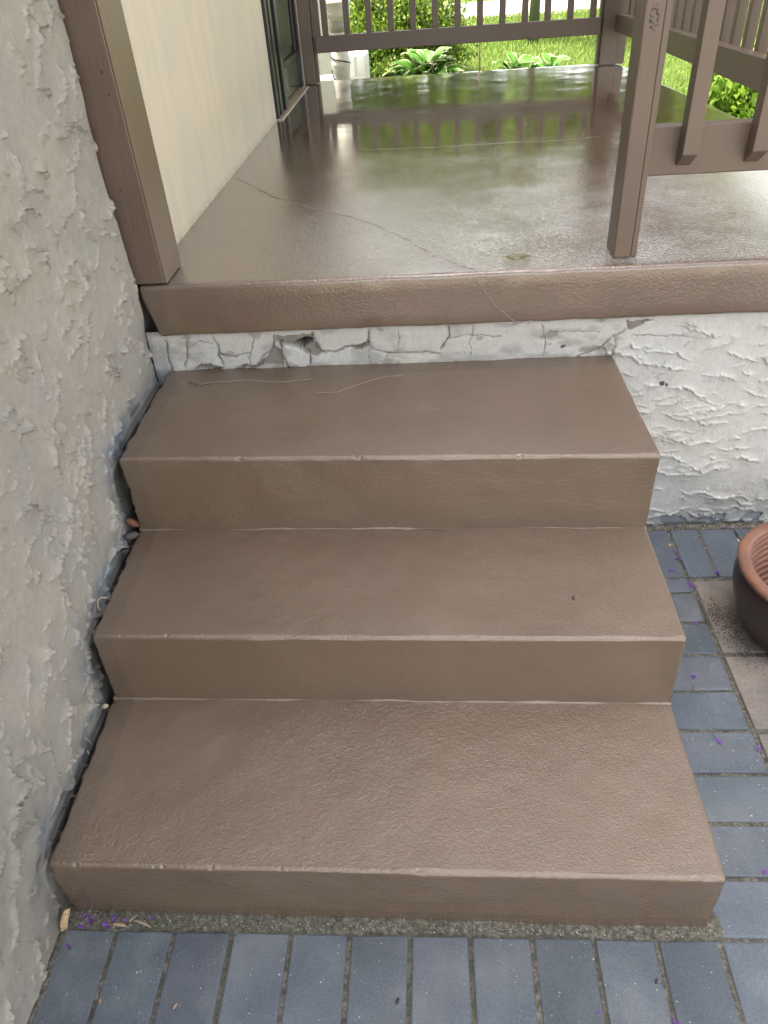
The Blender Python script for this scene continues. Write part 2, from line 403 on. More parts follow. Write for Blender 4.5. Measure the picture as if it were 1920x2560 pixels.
# ================================================================== STEPS
def rough_block(name, bot, top, mat, parent, rad=.007, cell=.0085, amp=.0009, seed=0, ragged=0., fine=.5, stip=0.):
    """bot/top: fl, fr, br, bl corners; rounded edges, slightly uneven faces"""
    bot = np.array(bot, float); top = np.array(top, float)
    sz = np.array([np.linalg.norm(top[1] - top[0]), np.linalg.norm(top[3] - top[0]), np.linalg.norm(top[0] - bot[0])])
    ax = []
    for L in sz:
        e = np.array([0, .18, .4, .7, 1.]) * rad
        mid = np.linspace(rad, L - rad, max(2, int((L - 2 * rad) / cell)))
        ax.append(np.concatenate([e[:-1], mid, (L - e[:-1])[::-1]]))
    Vs, Fs, off = [], [], 0
    for d in range(3):
        a, b = [i for i in range(3) if i != d]
        A, B = np.meshgrid(ax[a], ax[b], indexing='ij')
        for side in (0, 1):
            Pq = np.zeros(A.shape + (3,)); Pq[..., a] = A; Pq[..., b] = B; Pq[..., d] = sz[d] * side
            f = grid_faces(A.shape[0], A.shape[1], off)
            if (side == 1) == (d == 1): f = f[:, ::-1]
            Vs.append(Pq.reshape(-1, 3)); Fs.append(f); off += A.size
    V = np.concatenate(Vs); F = np.concatenate(Fs)
    inner = np.clip(V, rad, sz - rad); dv = V - inner; ln = np.linalg.norm(dv, axis=1, keepdims=True)
    nrm = dv / np.maximum(ln, 1e-9)
    V = inner + nrm * rad
    u = V / sz
    def bil(C4): return (C4[0] * ((1 - u[:, :1]) * (1 - u[:, 1:2])) + C4[1] * (u[:, :1] * (1 - u[:, 1:2])) + C4[2] * (u[:, :1] * u[:, 1:2]) + C4[3] * ((1 - u[:, :1]) * u[:, 1:2]))
    Wd = bil(bot) * (1 - u[:, 2:]) + bil(top) * u[:, 2:]
    n = fbm(Wd[:, 0] * 9, Wd[:, 1] * 9, Wd[:, 2] * 9, 3, seed) * 1.6 + fbm(Wd[:, 0] * 60, Wd[:, 1] * 60, Wd[:, 2] * 60, 2, seed + 9) * fine
    if stip:      # rolled-on paint stipple as real relief
        st1 = vnoise(Wd[:, 0] * 215, Wd[:, 1] * 235, Wd[:, 2] * 235, seed + 40) + .6 * vnoise(Wd[:, 0] * 300, Wd[:, 1] * 330, Wd[:, 2] * 330, seed + 41)
        n = n + st1 * stip / amp * np.clip(.75 + .5 * vnoise(Wd[:, 0] * 5, Wd[:, 1] * 5, Wd[:, 2] * 5, seed + 42), .3, 1.2) * np.where(np.abs(nrm[:, 2]) > .4, 1., .55)
    Wd = Wd + nrm * (n * amp)[:, None]
    if ragged:
        ed = (np.linalg.norm(dv * np.array([1, 1, 1]), axis=1) > rad * 1.02) if False else (np.abs(nrm[:, 1] * nrm[:, 2]) > .25)
        nk = np.clip(fbm(Wd[:, 0] * 60, Wd[:, 2] * 60, Wd[:, 1] * 60, 3, seed + 21) - .70, 0, .35) * ed
        Wd -= nrm * (nk * .006)[:, None]
        Wd[:, 2] += ed * .0012 * vnoise(Wd[:, 0] * 14, Wd[:, 2] * 2, None, seed + 22)
        k = np.clip(1 - u[:, 0] * sz[0] / .012, 0, 1)
        Wd[:, 0] += k * ragged * (fbm(Wd[:, 1] * 40, Wd[:, 2] * 40, None, 3, seed + 3))
        k = np.clip(1 - u[:, 2] * sz[2] / .012, 0, 1)
        Wd[:, 2] += k * ragged * .8 * np.abs(fbm(Wd[:, 0] * 30, Wd[:, 1] * 30, None, 3, seed + 4))
    key = np.round(V * 1e5).astype(np.int64); _, idx, inv = np.unique(key, axis=0, return_index=True, return_inverse=True)
    inv = np.asarray(inv).reshape(-1)
    return fromnp(name, Wd[idx], inv[F], mat, parent, smooth=True)
Z1, Z2, Z3 = .167, .347, .535
steps = empty('front_steps', (.55, .5, 0)); tag(steps, 'three glossy brown painted concrete steps leading up to the porch', 'steps')
def st(bot, top, seed):
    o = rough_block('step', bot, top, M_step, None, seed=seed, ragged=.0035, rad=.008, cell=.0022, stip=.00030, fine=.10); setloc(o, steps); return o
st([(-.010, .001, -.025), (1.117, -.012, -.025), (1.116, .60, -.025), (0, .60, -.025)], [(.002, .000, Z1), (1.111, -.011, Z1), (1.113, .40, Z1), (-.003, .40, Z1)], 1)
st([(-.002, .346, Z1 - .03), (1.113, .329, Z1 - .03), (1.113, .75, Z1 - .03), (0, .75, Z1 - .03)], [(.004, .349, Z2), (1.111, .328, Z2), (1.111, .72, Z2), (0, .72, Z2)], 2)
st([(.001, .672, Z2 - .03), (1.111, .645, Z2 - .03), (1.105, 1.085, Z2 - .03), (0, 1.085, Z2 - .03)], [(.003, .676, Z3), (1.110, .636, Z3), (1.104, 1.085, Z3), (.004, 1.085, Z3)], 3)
def cove(x0, x1, y0, y1, z, seed):
    n, k = 150, 6; V = []
    for i in range(n):
        t = i / (n - 1); x = x0 + (x1 - x0) * t; y = y0 + (y1 - y0) * t; r = .0055 + .0022 * float(vnoise(x * 22, seed)) + .0012 * float(vnoise(x * 90, seed))
        for j in range(k):
            a = PI / 2 * j / (k - 1); V.append((x, y - .0 - r * (1 - math.sin(a)) + .0012, z + r * (1 - math.cos(a)) - .0004))
    return setloc(fromnp('paint_bead', V, grid_faces(n, k), M_step, None, True), steps)
cove(.0, 1.112, .3475, .3275, Z1, 1.5); cove(.002, 1.110, .673, .645, Z2, 7.5)
# raised hairline cracks sealed under the paint
def crack_mesh(name, pts, wd, mat, parent, plane, h=.0007, seed=0, jit=.0018, off=0.):
    rg = random.Random(seed); P3 = []
    for (a, b) in zip(pts, pts[1:]):
        n = max(2, int(math.dist(a, b) / .006))
        for i in range(n):
            t = i / n; P3.append((a[0] + (b[0] - a[0]) * t + rg.uniform(-jit, jit), a[1] + (b[1] - a[1]) * t + rg.uniform(-jit, jit)))
    P3.append(pts[-1]); V = []; F = []
    for i, q in enumerate(P3):
        a = P3[max(0, i - 1)]; b = P3[min(len(P3) - 1, i + 1)]; L = math.dist(a, b) or 1; nx_, ny_ = -(b[1] - a[1]) / L, (b[0] - a[0]) / L
        ww = wd * rg.uniform(.4, 1.2) * (0.15 if i in (0, len(P3) - 1) else 1)
        for s, hh in ((-1, -.0006), (0, h), (1, -.0006)): V.append(plane(q[0] + nx_ * s * ww, q[1] + ny_ * s * ww, hh + off))
    n = len(P3)
    for i in range(n - 1):
        for j in (0, 1): F.append((i * 3 + j, i * 3 + j + 1, i * 3 + 4 + j, i * 3 + 3 + j))
    o = fromnp(name, V, F, mat, None, smooth=False)
    return setloc(o, parent)
M_crk = MT('pale scraped paint along a crack', (.22, .165, .13), .5).m
M_crkd = MT('dark open crack', (.03, .024, .02), .8).m
ptop3 = lambda a, b, h: (a, b, Z3 + .0012 + h)
crack_mesh('crack', [(.101, .994), (.131, 1.006), (.174, 1.006), (.207, 1.011), (.247, 1.003), (.3, .994), (.376, 1.003)], .0013, M_crk, steps, ptop3, seed=1)
crack_mesh('crack', [(.394, .935), (.442, .932), (.476, .957), (.515, .983), (.561, 1.004), (.595, 1.006)], .0010, M_crk, steps, ptop3, seed=2)
crack_mesh('crack', [(.07, 1.012), (.101, .992), (.131, .999)], .0008, M_crkd, steps, ptop3, seed=3)

# ================================================================== PORCH SLAB
ZS, ZB = .759, .633
slab = empty('porch_slab', (.9, 2.6, ZB)); tag(slab, 'thick porch slab painted wet glossy brown, above the steps', 'porch slab')
yfL, yfR = 1.056, 1.052
o = rough_block('slab', [(.008, 1.058, ZB), (1.93, 1.054, ZB), (1.70, 4.16, ZB), (.0, 4.19, ZB)],
                [(-.016, 1.056, ZS), (1.945, 1.052, ZS), (1.705, 4.165, ZS), (-.03, 4.20, ZS)], M_slab, None, rad=.011, cell=.02, amp=.00018, seed=8, ragged=.003, fine=0.)
setloc(o, slab)
pslab = lambda a, b, h: (a, b, ZS + .0007 + h)
M_crk2 = MT('glossy brown filled crack', (.13, .095, .074), .2).m
crack_mesh('crack', [(.024, 2.038), (.182, 1.796), (.352, 1.611), (.45, 1.53), (.551, 1.411), (.63, 1.267), (.675, 1.192), (.735, 1.111), (.769, 1.068)], .0016, M_slab, slab, pslab, h=.0003, seed=4, jit=.005)
crack_mesh('crack', [(.40, 2.37), (.491, 2.361), (.711, 2.335), (.961, 2.346), (1.189, 2.331), (1.30, 2.37)], .0008, M_slab, slab, pslab, h=.0001, seed=5, jit=.004)
crack_mesh('crack', [(.769, .747), (.8, .699), (.819, .676), (.863, .636)], .0016, M_crk, slab, lambda a, b, h: (a, 1.0535 - h, b), h=.001, seed=6)
# shallow popped dimple with a lip near the corner post
bm = bmesh.new()
rings = lathe(bm, [(.030, -.0006), (.024, .0012), (.016, .0010), (.010, -.0002), (.004, .0014), (.0005, .0016)], 40, (.869, 1.141, ZS + .0004), lambda r, z, a: r * (1 + .15 * math.sin(2 * a + 1) + .06 * math.sin(5 * a)))
setloc(frombm('dimple', bm, MT('worn olive-brown spot', (.13, .115, .055), .18).m, None, True), slab)

# ================================================================== FOUNDATION WALL UNDER THE SLAB
def strokes(U, V, n, seed, rngs, H=(.002, .006), ln=(.02, .07), depth=(.02, .05), angle=(0, 6.28), wob=.004, curve=6.):
    """trowel flaps: every stroke is a thin layer that ends in a wobbly raised lip"""
    du = U[1, 0] - U[0, 0]; dv = V[0, 1] - V[0, 0]; u0, v0 = U[0, 0], V[0, 0]; h = np.zeros_like(U); rg = random.Random(seed)
    for k in range(n):
        cu, cv = rg.uniform(*rngs[0]), rg.uniform(*rngs[1]); a = rg.uniform(*ln); D = rg.uniform(*depth); hh = rg.uniform(*H); th = rg.uniform(*angle)
        R = math.hypot(a, D) + .01
        i0, i1 = max(0, int((cu - R - u0) / du)), min(U.shape[0], int((cu + R - u0) / du) + 1)
        j0, j1 = max(0, int((cv - R - v0) / dv)), min(U.shape[1], int((cv + R - v0) / dv) + 1)
        if i1 - i0 < 2 or j1 - j0 < 2: continue
        x = U[i0:i1, j0:j1] - cu; y = V[i0:i1, j0:j1] - cv
        s = x * math.cos(th) + y * math.sin(th); d = -x * math.sin(th) + y * math.cos(th)
        q = np.full_like(s, k * 1.37)
        d = d + curve * rg.uniform(.2, 1.) * s * s * rg.choice((1, 1, -1)) + wob * fbm(s * 45, q, None, 3, seed + k) + wob * .4 * fbm(x * 160, y * 160, None, 2, seed)
        tap = np.clip(1 - (np.abs(s) / a) ** 2.2, 0, 1)
        lip = np.where(d > 0, np.exp(-(d / D) * 2.8) * .5 + np.exp(-((d - .0016) / .0020) ** 2) * .8, np.exp(-(d / .0006) ** 2) * .3)
        h[i0:i1, j0:j1] = np.maximum(h[i0:i1, j0:j1], 0) * 1.0 + np.where(tap > 0, lip * tap * hh, 0) * (1 - .35 * np.clip(h[i0:i1, j0:j1] / .006, 0, 1))
    return h
def seg_dist(U, V, pts):
    D = np.full(U.shape, 9.)
    for (a, b) in zip(pts, pts[1:]):
        ax_, ay = a; bx, by = b; dx, dy = bx - ax_, by - ay; L = dx * dx + dy * dy + 1e-12
        t = np.clip(((U - ax_) * dx + (V - ay) * dy) / L, 0, 1)
        D = np.minimum(D, np.hypot(U - ax_ - t * dx, V - ay - t * dy))
    return D
def poly_in(U, V, pts):
    c = np.zeros(U.shape, bool); n = len(pts)
    for i in range(n):
        (x1, y1), (x2, y2) = pts[i], pts[(i + 1) % n]
        if y1 == y2: continue
        c ^= ((y1 > V) != (y2 > V)) & (U < (x2 - x1) * (V - y1) / (y2 - y1) + x1)
    return c
# u = x, v = z
nu, nv = 880, 325
U, V = np.meshgrid(np.linspace(-.03, 1.95, nu), np.linspace(-.02, .640, nv), indexing='ij')
wx, wy = .0035 * fbm(U * 55, V * 55, None, 3, 21), .0035 * fbm(U * 55, V * 55, None, 3, 31)
Uw, Vw = U + wx, V + wy
h = .0022 * fbm(U * 7, V * 7, None, 3, 2) + .0005 * fbm(U * 70, V * 70, None, 3, 12)
h += strokes(U, V, 260, 5, ((1.08, 1.98), (0, .61)), H=(.003, .0080), ln=(.012, .075), depth=(.015, .045), angle=(-.45, .45), wob=.005, curve=5)
h += strokes(U, V, 60, 9, ((1.08, 1.98), (0, .61)), H=(.0015, .004), ln=(.006, .02), depth=(.006, .02), wob=.004)
cement = np.zeros_like(h); grime_shade = np.zeros_like(h); blue = np.zeros_like(h)
strip = np.clip((1.13 - U) / .03, 0, 1)
h = h * 1.0
big = [[(.013, .618), (.011, .592), (.01, .576), (.012, .553), (.01, .531)], [(.066, .618), (.065, .6), (.064, .585), (.05, .559), (.045, .541)],
       [(.133, .62), (.14, .602), (.138, .576), (.14, .555), (.142, .54)], [(.284, .619), (.283, .596), (.27, .579), (.249, .564), (.232, .544)],
       [(.381, .62), (.387, .597), (.399, .572), (.432, .57), (.462, .581), (.495, .58), (.512, .594)], [(.514, .622), (.511, .597), (.518, .576), (.541, .563), (.602, .563), (.64, .559), (.686, .555)],
       [(.71, .621), (.707, .598), (.696, .578), (.687, .568)], [(1.122, .623), (1.131, .608), (1.119, .595), (1.095, .582), (1.066, .555), (1.039, .543), (1.019, .535)],
       [(1.104, .584), (1.102, .561), (1.101, .536)], [(.298, .601), (.297, .58), (.301, .559), (.308, .538)], [(.298, .601), (.33, .594), (.352, .581), (.367, .567), (.364, .539)]]
hair = [[(.233, .618), (.225, .583), (.218, .568), (.211, .545)], [(.586, .622), (.588, .604), (.583, .563)], [(.513, .579), (.511, .541)], [(.56, .564), (.549, .544), (.534, .54)],
        [(.765, .622), (.758, .581), (.758, .544)], [(.927, .62), (.934, .599), (.938, .573), (.938, .542)], [(.066, .60), (.10, .612), (.133, .605)], [(.14, .575), (.18, .57), (.22, .575)],
        [(.70, .597), (.76, .602), (.83, .594)], [(.95, .60), (1.0, .603), (1.06, .596)], [(1.14, .585), (1.25, .578), (1.33, .57)]]
for i, q in enumerate(big):
    D = seg_dist(Uw, Vw, q); wd = .0011 + .0009 * vnoise(U * 40, V * 40, None, 50 + i)
    k = np.exp(-(D / np.maximum(wd, .0006)) ** 2); h -= .008 * k; grime_shade = np.maximum(grime_shade, k * .7)
    h -= .002 * np.exp(-(D / .006) ** 2); grime_shade = np.maximum(grime_shade, .12 * np.exp(-(D / .007) ** 2))
for i, q in enumerate(hair):
    D = seg_dist(Uw, Vw, q); k = np.exp(-(D / .0011) ** 2); h -= .003 * k; grime_shade = np.maximum(grime_shade, k * .6)
def soft(m): return m.astype(float)
for q, dep in (([(.286, .619), (.381, .62), (.383, .597), (.399, .571), (.374, .562), (.355, .568), (.348, .586), (.33, .594), (.298, .601), (.289, .606)], .010),
               ([(.283, .596), (.295, .58), (.298, .541), (.235, .544), (.27, .576)], .009), ([(.457, .581), (.479, .586), (.515, .594), (.514, .582), (.494, .577), (.48, .573)], .006),
               ([(1.124, .623), (1.185, .623), (1.151, .607), (1.134, .603)], .006), ([(.068, .540), (.09, .552), (.128, .548), (.141, .537), (.125, .532)], .014), ([(.172, .535), (.2, .546), (.236, .546), (.234, .536)], .010)):
    mk_ = soft(poly_in(Uw, Vw, q)); h -= dep * mk_; cement = np.maximum(cement, mk_); grime_shade = np.maximum(grime_shade, mk_ * (.16 + .22 * np.clip(vnoise(U * 60, V * 60, None, 77), 0, 1)))
mk_ = soft(poly_in(Uw, Vw, [(.333, .597), (.345, .608), (.369, .606), (.384, .597), (.365, .587), (.351, .585), (.337, .590)])); h -= .055 * mk_; grime_shade = np.maximum(grime_shade, mk_)
mk_ = soft(poly_in(Uw, Vw, [(.300, .600), (.330, .592), (.350, .580), (.366, .566), (.362, .538), (.310, .538), (.299, .56)])); h += .004 * mk_
# flaking foot of the wall, darker in the corner and under the slab lip
ft = np.clip((.062 - V) / .05, 0, 1) * (U > 1.05); fl = np.clip(fbm(U * 22, V * 34, None, 4, 90) * 2.2 - .1, 0, 1) * ft
edge = fl > .45; h -= .0035 * edge; blue = np.maximum(blue, .75 * edge * ft ** .4); grime_shade = np.maximum(grime_shade, .65 * np.clip(1 - np.abs(fl - .45) / .10, 0, 1) * (ft > .05))
blue = np.maximum(blue, .30 * ft); grime_shade = np.maximum(grime_shade, .75 * np.clip((.014 - V) / .012, 0, 1) * (U > 1.05))
st_ = strip * np.clip(fbm(U * 14, V * 30, None, 4, 60) * 1.4 - .15, 0, 1); grime_shade = np.maximum(grime_shade, .28 * st_)
cement = np.maximum(cement, strip * .7 * (fbm(U * 18, V * 40, None, 4, 62) > .85))
grime_shade = np.maximum(grime_shade, .35 * np.clip((V - .625) / .008, 0, 1)); grime_shade = np.maximum(grime_shade, strip * .5 * np.clip((.548 - V) / .012, 0, 1) * np.clip(.3 + fbm(U * 40, V * 10, None, 3, 5), 0, 1))
for (a, b, r) in ((1.233, .452, .0065), (1.244, .449, .004), (.98, .565, .005), (.985, .566, .004)):
    grime_shade = np.maximum(grime_shade, .9 * (np.hypot(Uw - a, Vw - b) < r))
blue = np.maximum(blue, .6 * np.exp(-((U - 0.0) / .02) ** 2) * np.clip((.62 - V) / .1, 0, 1))
yw = 1.0735 - h
Vv = np.stack([U, yw, V], -1).reshape(-1, 3); cc = np.stack([blue, grime_shade, cement], -1).reshape(-1, 3)
fwall = empty('foundation_wall', (.95, 1.10, 0)); tag(fwall, 'cracked white stucco wall under the porch slab, with chipped plaster', 'wall')
setloc(fromnp('stucco_face', Vv, grid_faces(nu, nv)[:, ::1], M_stucR, None, True, cc), fwall)
bm = bmesh.new(); abox(bm, -.03, 1.93, 1.16, 1.22, -.05, .632); abox(bm, 1.70, 1.90, 1.22, 4.05, -.05, .632); abox(bm, -.03, 1.70, 3.95, 4.05, -.05, .632)
abox(bm, 1.9305, 1.945, 1.09, 1.22, -.05, .631)
setloc(frombm('wall_core', bm, M_stucR), fwall)

# ================================================================== HOUSE
house = empty('house', (-.3, 1.5, 0)); tag(house, 'stuccoed house wall to the left of the steps and porch, with a dark door', 'house')
# u = y, v = z
nu, nv = 760, 880
U, V = np.meshgrid(np.linspace(-.46, 1.062, nu), np.linspace(-.03, 1.72, nv), indexing='ij')
h = .0040 * fbm(U * 5, V * 5, None, 3, 40) + .0004 * fbm(U * 60, V * 60, None, 3, 41) + .0014 * np.clip(fbm(U * 17 + 5, V * 17, None, 4, 43), -.2, 1) * np.clip(.5 + fbm(U * 4, V * 4, None, 2, 42), 0, 1)
h += strokes(U, V, 420, 15, ((-.46, 1.06), (0, 1.72)), H=(.005, .0135), ln=(.012, .050), depth=(.014, .045), angle=(-.9, 2.0), wob=.006, curve=8)
h += strokes(U, V, 1000, 19, ((-.46, 1.06), (0, 1.72)), H=(.0025, .0075), ln=(.004, .018), depth=(.004, .018), wob=.004, curve=10)
h += strokes(U, V, 24, 23, ((-.40, 1.0), (.1, 1.3)), H=(.009, .013), ln=(.03, .06), depth=(.010, .018), angle=(.5, 1.5), wob=.004, curve=7)
h += strokes(U, V, 90, 29, ((-.46, 1.06), (0, 1.72)), H=(.005, .010), ln=(.04, .09), depth=(.02, .05), angle=(-.7, 1.4), wob=.009, curve=5)
prof = [(-.46, -.02), (-.06, -.02), (-.035, .05), (-.012, Z1 - .03), (0, Z1), (.344, Z1), (.348, Z2), (.67, Z2), (.675, Z3), (1.06, Z3), (1.06, .64)]
D = seg_dist(U, V, prof[3:])
Uw = U + .01 * fbm(U * 20, V * 20, None, 3, 44)
base = np.zeros_like(U)
pz = np.interp(U, [-.46, -.03, .0, .34, .345, .665, .67, 1.06], [-.1, -.1, Z1, Z1, Z2, Z2, Z3, Z3])
above = V - pz
blue = np.exp(-(np.clip(D, 0, 9) / (.038 + .012 * vnoise(U * 12, V * 12, None, 45))) ** 2) * .95
blue = blue * np.clip(.55 + .9 * fbm(U * 25, V * 25, None, 3, 46), .3, 1) * np.clip((U + .06) / .06, 0, 1)
blue = np.clip(blue, 0, 1)
h -= .006 * np.exp(-(D / .03) ** 2) * (above > -.02) ; h += .009 * np.exp(-((np.hypot(U - .0, V - Z1) / .05) ** 2)) + .009 * np.exp(-((np.hypot(U - .345, V - Z2) / .05) ** 2)) + .009 * np.exp(-((np.hypot(U - .67, V - Z3) / .05) ** 2))
grime_shade = .85 * np.clip((-.004 - above) / .03, 0, 1) * (U > .02) * (V < .56)  # shade of the gap beside the steps, painted into the wall colour
grime_shade = np.maximum(grime_shade, .7 * np.exp(-((D / .006) ** 2)) * np.clip(.4 + fbm(U * 30, V * 30, None, 3, 47), 0, 1))
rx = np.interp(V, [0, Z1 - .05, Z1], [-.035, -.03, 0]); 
grime_shade = np.maximum(grime_shade, .55 * np.exp(-(np.hypot(U + .0, (V - .03) * .6) / .05) ** 2))
low = np.clip((.16 - V) / .16, 0, 1); grime_shade = np.maximum(grime_shade, .20 * np.clip(fbm(U * 16, V * 16, None, 4, 48) * 1.5, 0, 1) * np.clip((.55 - V) / .4, 0, 1))
cement = .55 * np.clip(fbm(U * 6 + 3, V * 6, None, 4, 49) * 1.3 - .2, 0, 1) * np.clip((.7 - V) / .5, 0, 1)
xw = -.0165 + h
# round the far corner
rc = np.clip((U - 1.050) / .012, 0, 1); xw = xw * 1 - .018 * rc ** 2.2
Vv = np.stack([xw, U, V], -1).reshape(-1, 3); cc = np.stack([blue, grime_shade, cement], -1).reshape(-1, 3)
setloc(fromnp('stucco_wall', Vv, grid_faces(nu, nv), M_stucL, None, True, cc), house)
bm = bmesh.new()
abox(bm, -.25, -.038, -.46, 1.058, -.06, 1.719)            # core behind the trowelled face
abox(bm, -.25, -.024, -.46, 1.058, 1.719, 6.5)
abox(bm, -.25, -.024, -1.3, -.461, -.06, 6.5)
setloc(frombm('wall_core', bm, M_stucL), house)
def cream_mat():
    m = MT('smooth cream painted stucco', (.66, .58, .44), .75, .3)
    c = m.mix(m.ramp(m.noise(2.2, 5, .6), [(.3, 0.), (.7, 1.)]), (.60, .535, .43), (.66, .575, .42))
    c = m.mix(m.ramp(m.noise(9, 4, .6, m.map((1, 1, .3))), [(.45, 0.), (.72, .6)]), c, (.50, .48, .42))
    z = m.xyz()[2]
    d = m.math('MULTIPLY', m.ramp(m.math('SUBTRACT', z, .755), [(.0, 1.), (.03, 0.)]), m.ramp(m.noise(40, 4), [(.4, .2), (.6, 1.)]))
    c = m.mix(m.math('MULTIPLY', d, .6), c, (.30, .27, .20))
    m.color(c); m.bump(m.noise(30, 5, .6), .6, .003); m.bump(m.noise(220, 3), .4, .0008); return m.m
M_cream = cream_mat()
bm = bmesh.new()
n = 60
abox(bm, -.25, .000, 1.20, 3.045, .756, 6.5, .002)
abox(bm, -.25, .000, 3.985, 4.13, .756, 6.5, .002)
abox(bm, -.25, .000, 3.045, 3.985, 2.85, 6.5)
setloc(frombm('cream_wall', bm, M_cream), house)
bm = bmesh.new(); abox(bm, -.25, -.045, 1.06, 4.12, -.05, .755)
setloc(frombm('wall_base', bm, M_stucL), house)
# rest of the building mass and its roof (it keeps the steps in the shade)
bm = bmesh.new(); abox(bm, -7, -.251, -1.3, 4.12, -.06, 6.5)
setloc(frombm('wall', bm, M_cream), house)
bm = bmesh.new(); abox(bm, -7.2, .10, -1.4, 4.25, 6.501, 6.68)
setloc(frombm('roof', bm, MT('dark shingle roof', (.06, .055, .05), .9).m), house)
bm = bmesh.new(); abox(bm, -.02, 1.14, 1.07, 1.17, 3.201, 3.36, .004); abox(bm, .002, .08, 1.172, 4.12, 3.201, 3.36, .004)
setloc(frombm('porch_beam', bm, M_post), house)
bm = bmesh.new(); abox(bm, .002, 1.12, 2.5, 4.30, 3.362, 3.45)  # unseen half roof, added to darken the far rail and slab
setloc(frombm('porch_shade_roof', bm, M_post), house)
# door
M_door = MT('glossy dark green door', (.055, .07, .032), .12, .8)
M_door.bump(M_door.noise(8, 3), .12, .004); M_door = M_door.m
M_blk = MT('black storm door frame', (.012, .012, .013), .3, .5).m
M_sill = wood_paint('tan painted sill', (.34, .27, .19))
bm = bmesh.new(); abox(bm, -.07, -.014, 3.34, 3.93, .778, 2.75, .002)
door = frombm('door', bm, M_door); setloc(door, house)
def dsub(nm, dims, mat, bev=.002):
    o = box_obj(nm, dims, mat, None, bev); o.parent = door; o.matrix_parent_inverse = Matrix.Identity(4); return o
for i, (y0, y1, z0, z1) in enumerate(((3.43, 3.86, .915, .940), (3.43, 3.86, 1.55, 1.575), (3.43, 3.455, .9405, 1.5495), (3.835, 3.86, .9405, 1.5495))):
    dsub('moulding', (-.013, .002, y0, y1, z0, z1), M_blk, .005)
dsub('raised_panel', (-.0135, -.006, 3.49, 3.80, .975, 1.515), M_door, .004)
bm = bmesh.new()
for (a, b, c_, d) in ((3.05, 3.09, -.05, .012), (3.094, 3.14, -.06, .004), (3.145, 3.20, -.05, .010), (3.205, 3.26, -.055, -.004), (3.265, 3.335, -.05, .014)):
    abox(bm, c_, d, a, b, .765 + (.014 if c_ < -.05 else 0), 2.80, .003)
abox(bm, -.06, .006, 3.933, 3.975, .77, 2.80, .003)
setloc(frombm('door_frame', bm, M_blk), house)
bm = bmesh.new(); abox(bm, -.019, .010, 3.343, 3.350, .7585, 2.7, .001)
setloc(frombm('door_track', bm, MT('bare aluminium edge', (.6, .6, .6), .3).m), house)
bm = bmesh.new(); hexbox(bm, [(-.06, 3.046, .742), (.034, 3.046, .742), (.034, 3.984, .742), (-.06, 3.984, .742), (-.06, 3.046, .764), (.028, 3.046, .7645), (.028, 3.984, .7645), (-.06, 3.984, .764)], .003)
setloc(frombm('door_sill', bm, M_sill), house)

# ================================================================== POSTS
def post(label, dims, extra=None, mat=M_post, z1=3.195):
    x0, x1, y0, y1 = dims; r = empty('post', ((x0 + x1) / 2, (y0 + y1) / 2, ZS)); tag(r, label, 'post')
    def sh(nm, a, b, c_, d, zb, zt, bev=.0035):
        o = box_obj(nm, (a - r.location.x, b - r.location.x, c_ - r.location.y, d - r.location.y, zb - ZS, zt - ZS), mat, r, bev); return o
    sh('timber', x0, x1, y0, y1, ZS + .0025, z1)
    if extra:
        for (nm, a, b, c_, d) in extra: sh(nm, a, b, c_, d, ZS + .003, z1 - .001, .002)
    return r, sh
pa_, sha_ = post('brown corner post against the left stucco wall, at the slab edge', (-.034, .0525, 1.0665, 1.197), mat=M_postL)
for (zx, zz) in ((.030, 1.19), (.033, 1.15), (.005, .97), (.02, 1.36)):
    bm = bmesh.new(); bmesh.ops.create_cone(bm, cap_ends=True, segments=12, radius1=.0022, radius2=.0016, depth=.001, matrix=Matrix.Translation((zx - pa_.location.x, 1.0662 - pa_.location.y, zz - ZS)) @ Matrix.Rotation(PI / 2, 4, 'X') @ Matrix.Diagonal((1, 1.5, 1, 1)))
    frombm('nail_hole', bm, M_crkd, pa_)
so_ = sha_('bounce_lit_side', .0527, .0565, 1.0675, 1.197, ZS + .003, 3.19, .001); so_.data.materials.clear(); so_.data.materials.append(wood_paint('brown paint tinted by bounce light', (.150, .109, .072))); so_['label'] = 'ochre-brown side face, lightened in colour for bounced light'  # thin overlay: warm bounce from the lawn painted as a lighter side colour
post('far brown post beside the dark door', (.001, .063, 4.045, 4.125), [('trim_board', .0645, .078, 4.075, 4.12)])
pr_, shc = post('tall brown post with a painted knot, standing right of the steps', (1.0795, 1.118, 1.098, 1.176), [('trim_board', 1.1185, 1.1315, 1.101, 1.174)])
knot_m = MT('dark knot in painted wood', (.06, .045, .04), .5); knot_m.bump(knot_m.noise(180, 5, .7, None, 1.), 1., .003); knot_m = knot_m.m
bm = bmesh.new()
for k in range(46):
    a = random.Random(k).uniform(0, 6.28); r = random.Random(k + 99).uniform(.2, 1) ** .6
    x, z = r * .0095 * math.cos(a), r * .021 * math.sin(a); s = random.Random(k + 5).uniform(.0007, .0018)
    bmesh.ops.create_icosphere(bm, subdivisions=1, radius=1, matrix=Matrix.Translation((1.100 - pr_.location.x + x, 1.0975 - pr_.location.y, 1.214 - ZS + z)) @ Matrix.Diagonal((s, .0006, s * 1.3, 1)))
frombm('knot', bm, knot_m, pr_)
post('far brown post at the back right porch corner', (1.598, 1.684, 4.072, 4.15), [('trim_board', 1.6855, 1.730, 4.085, 4.145), ('trim_board', 1.583, 1.5965, 4.10, 4.14)])

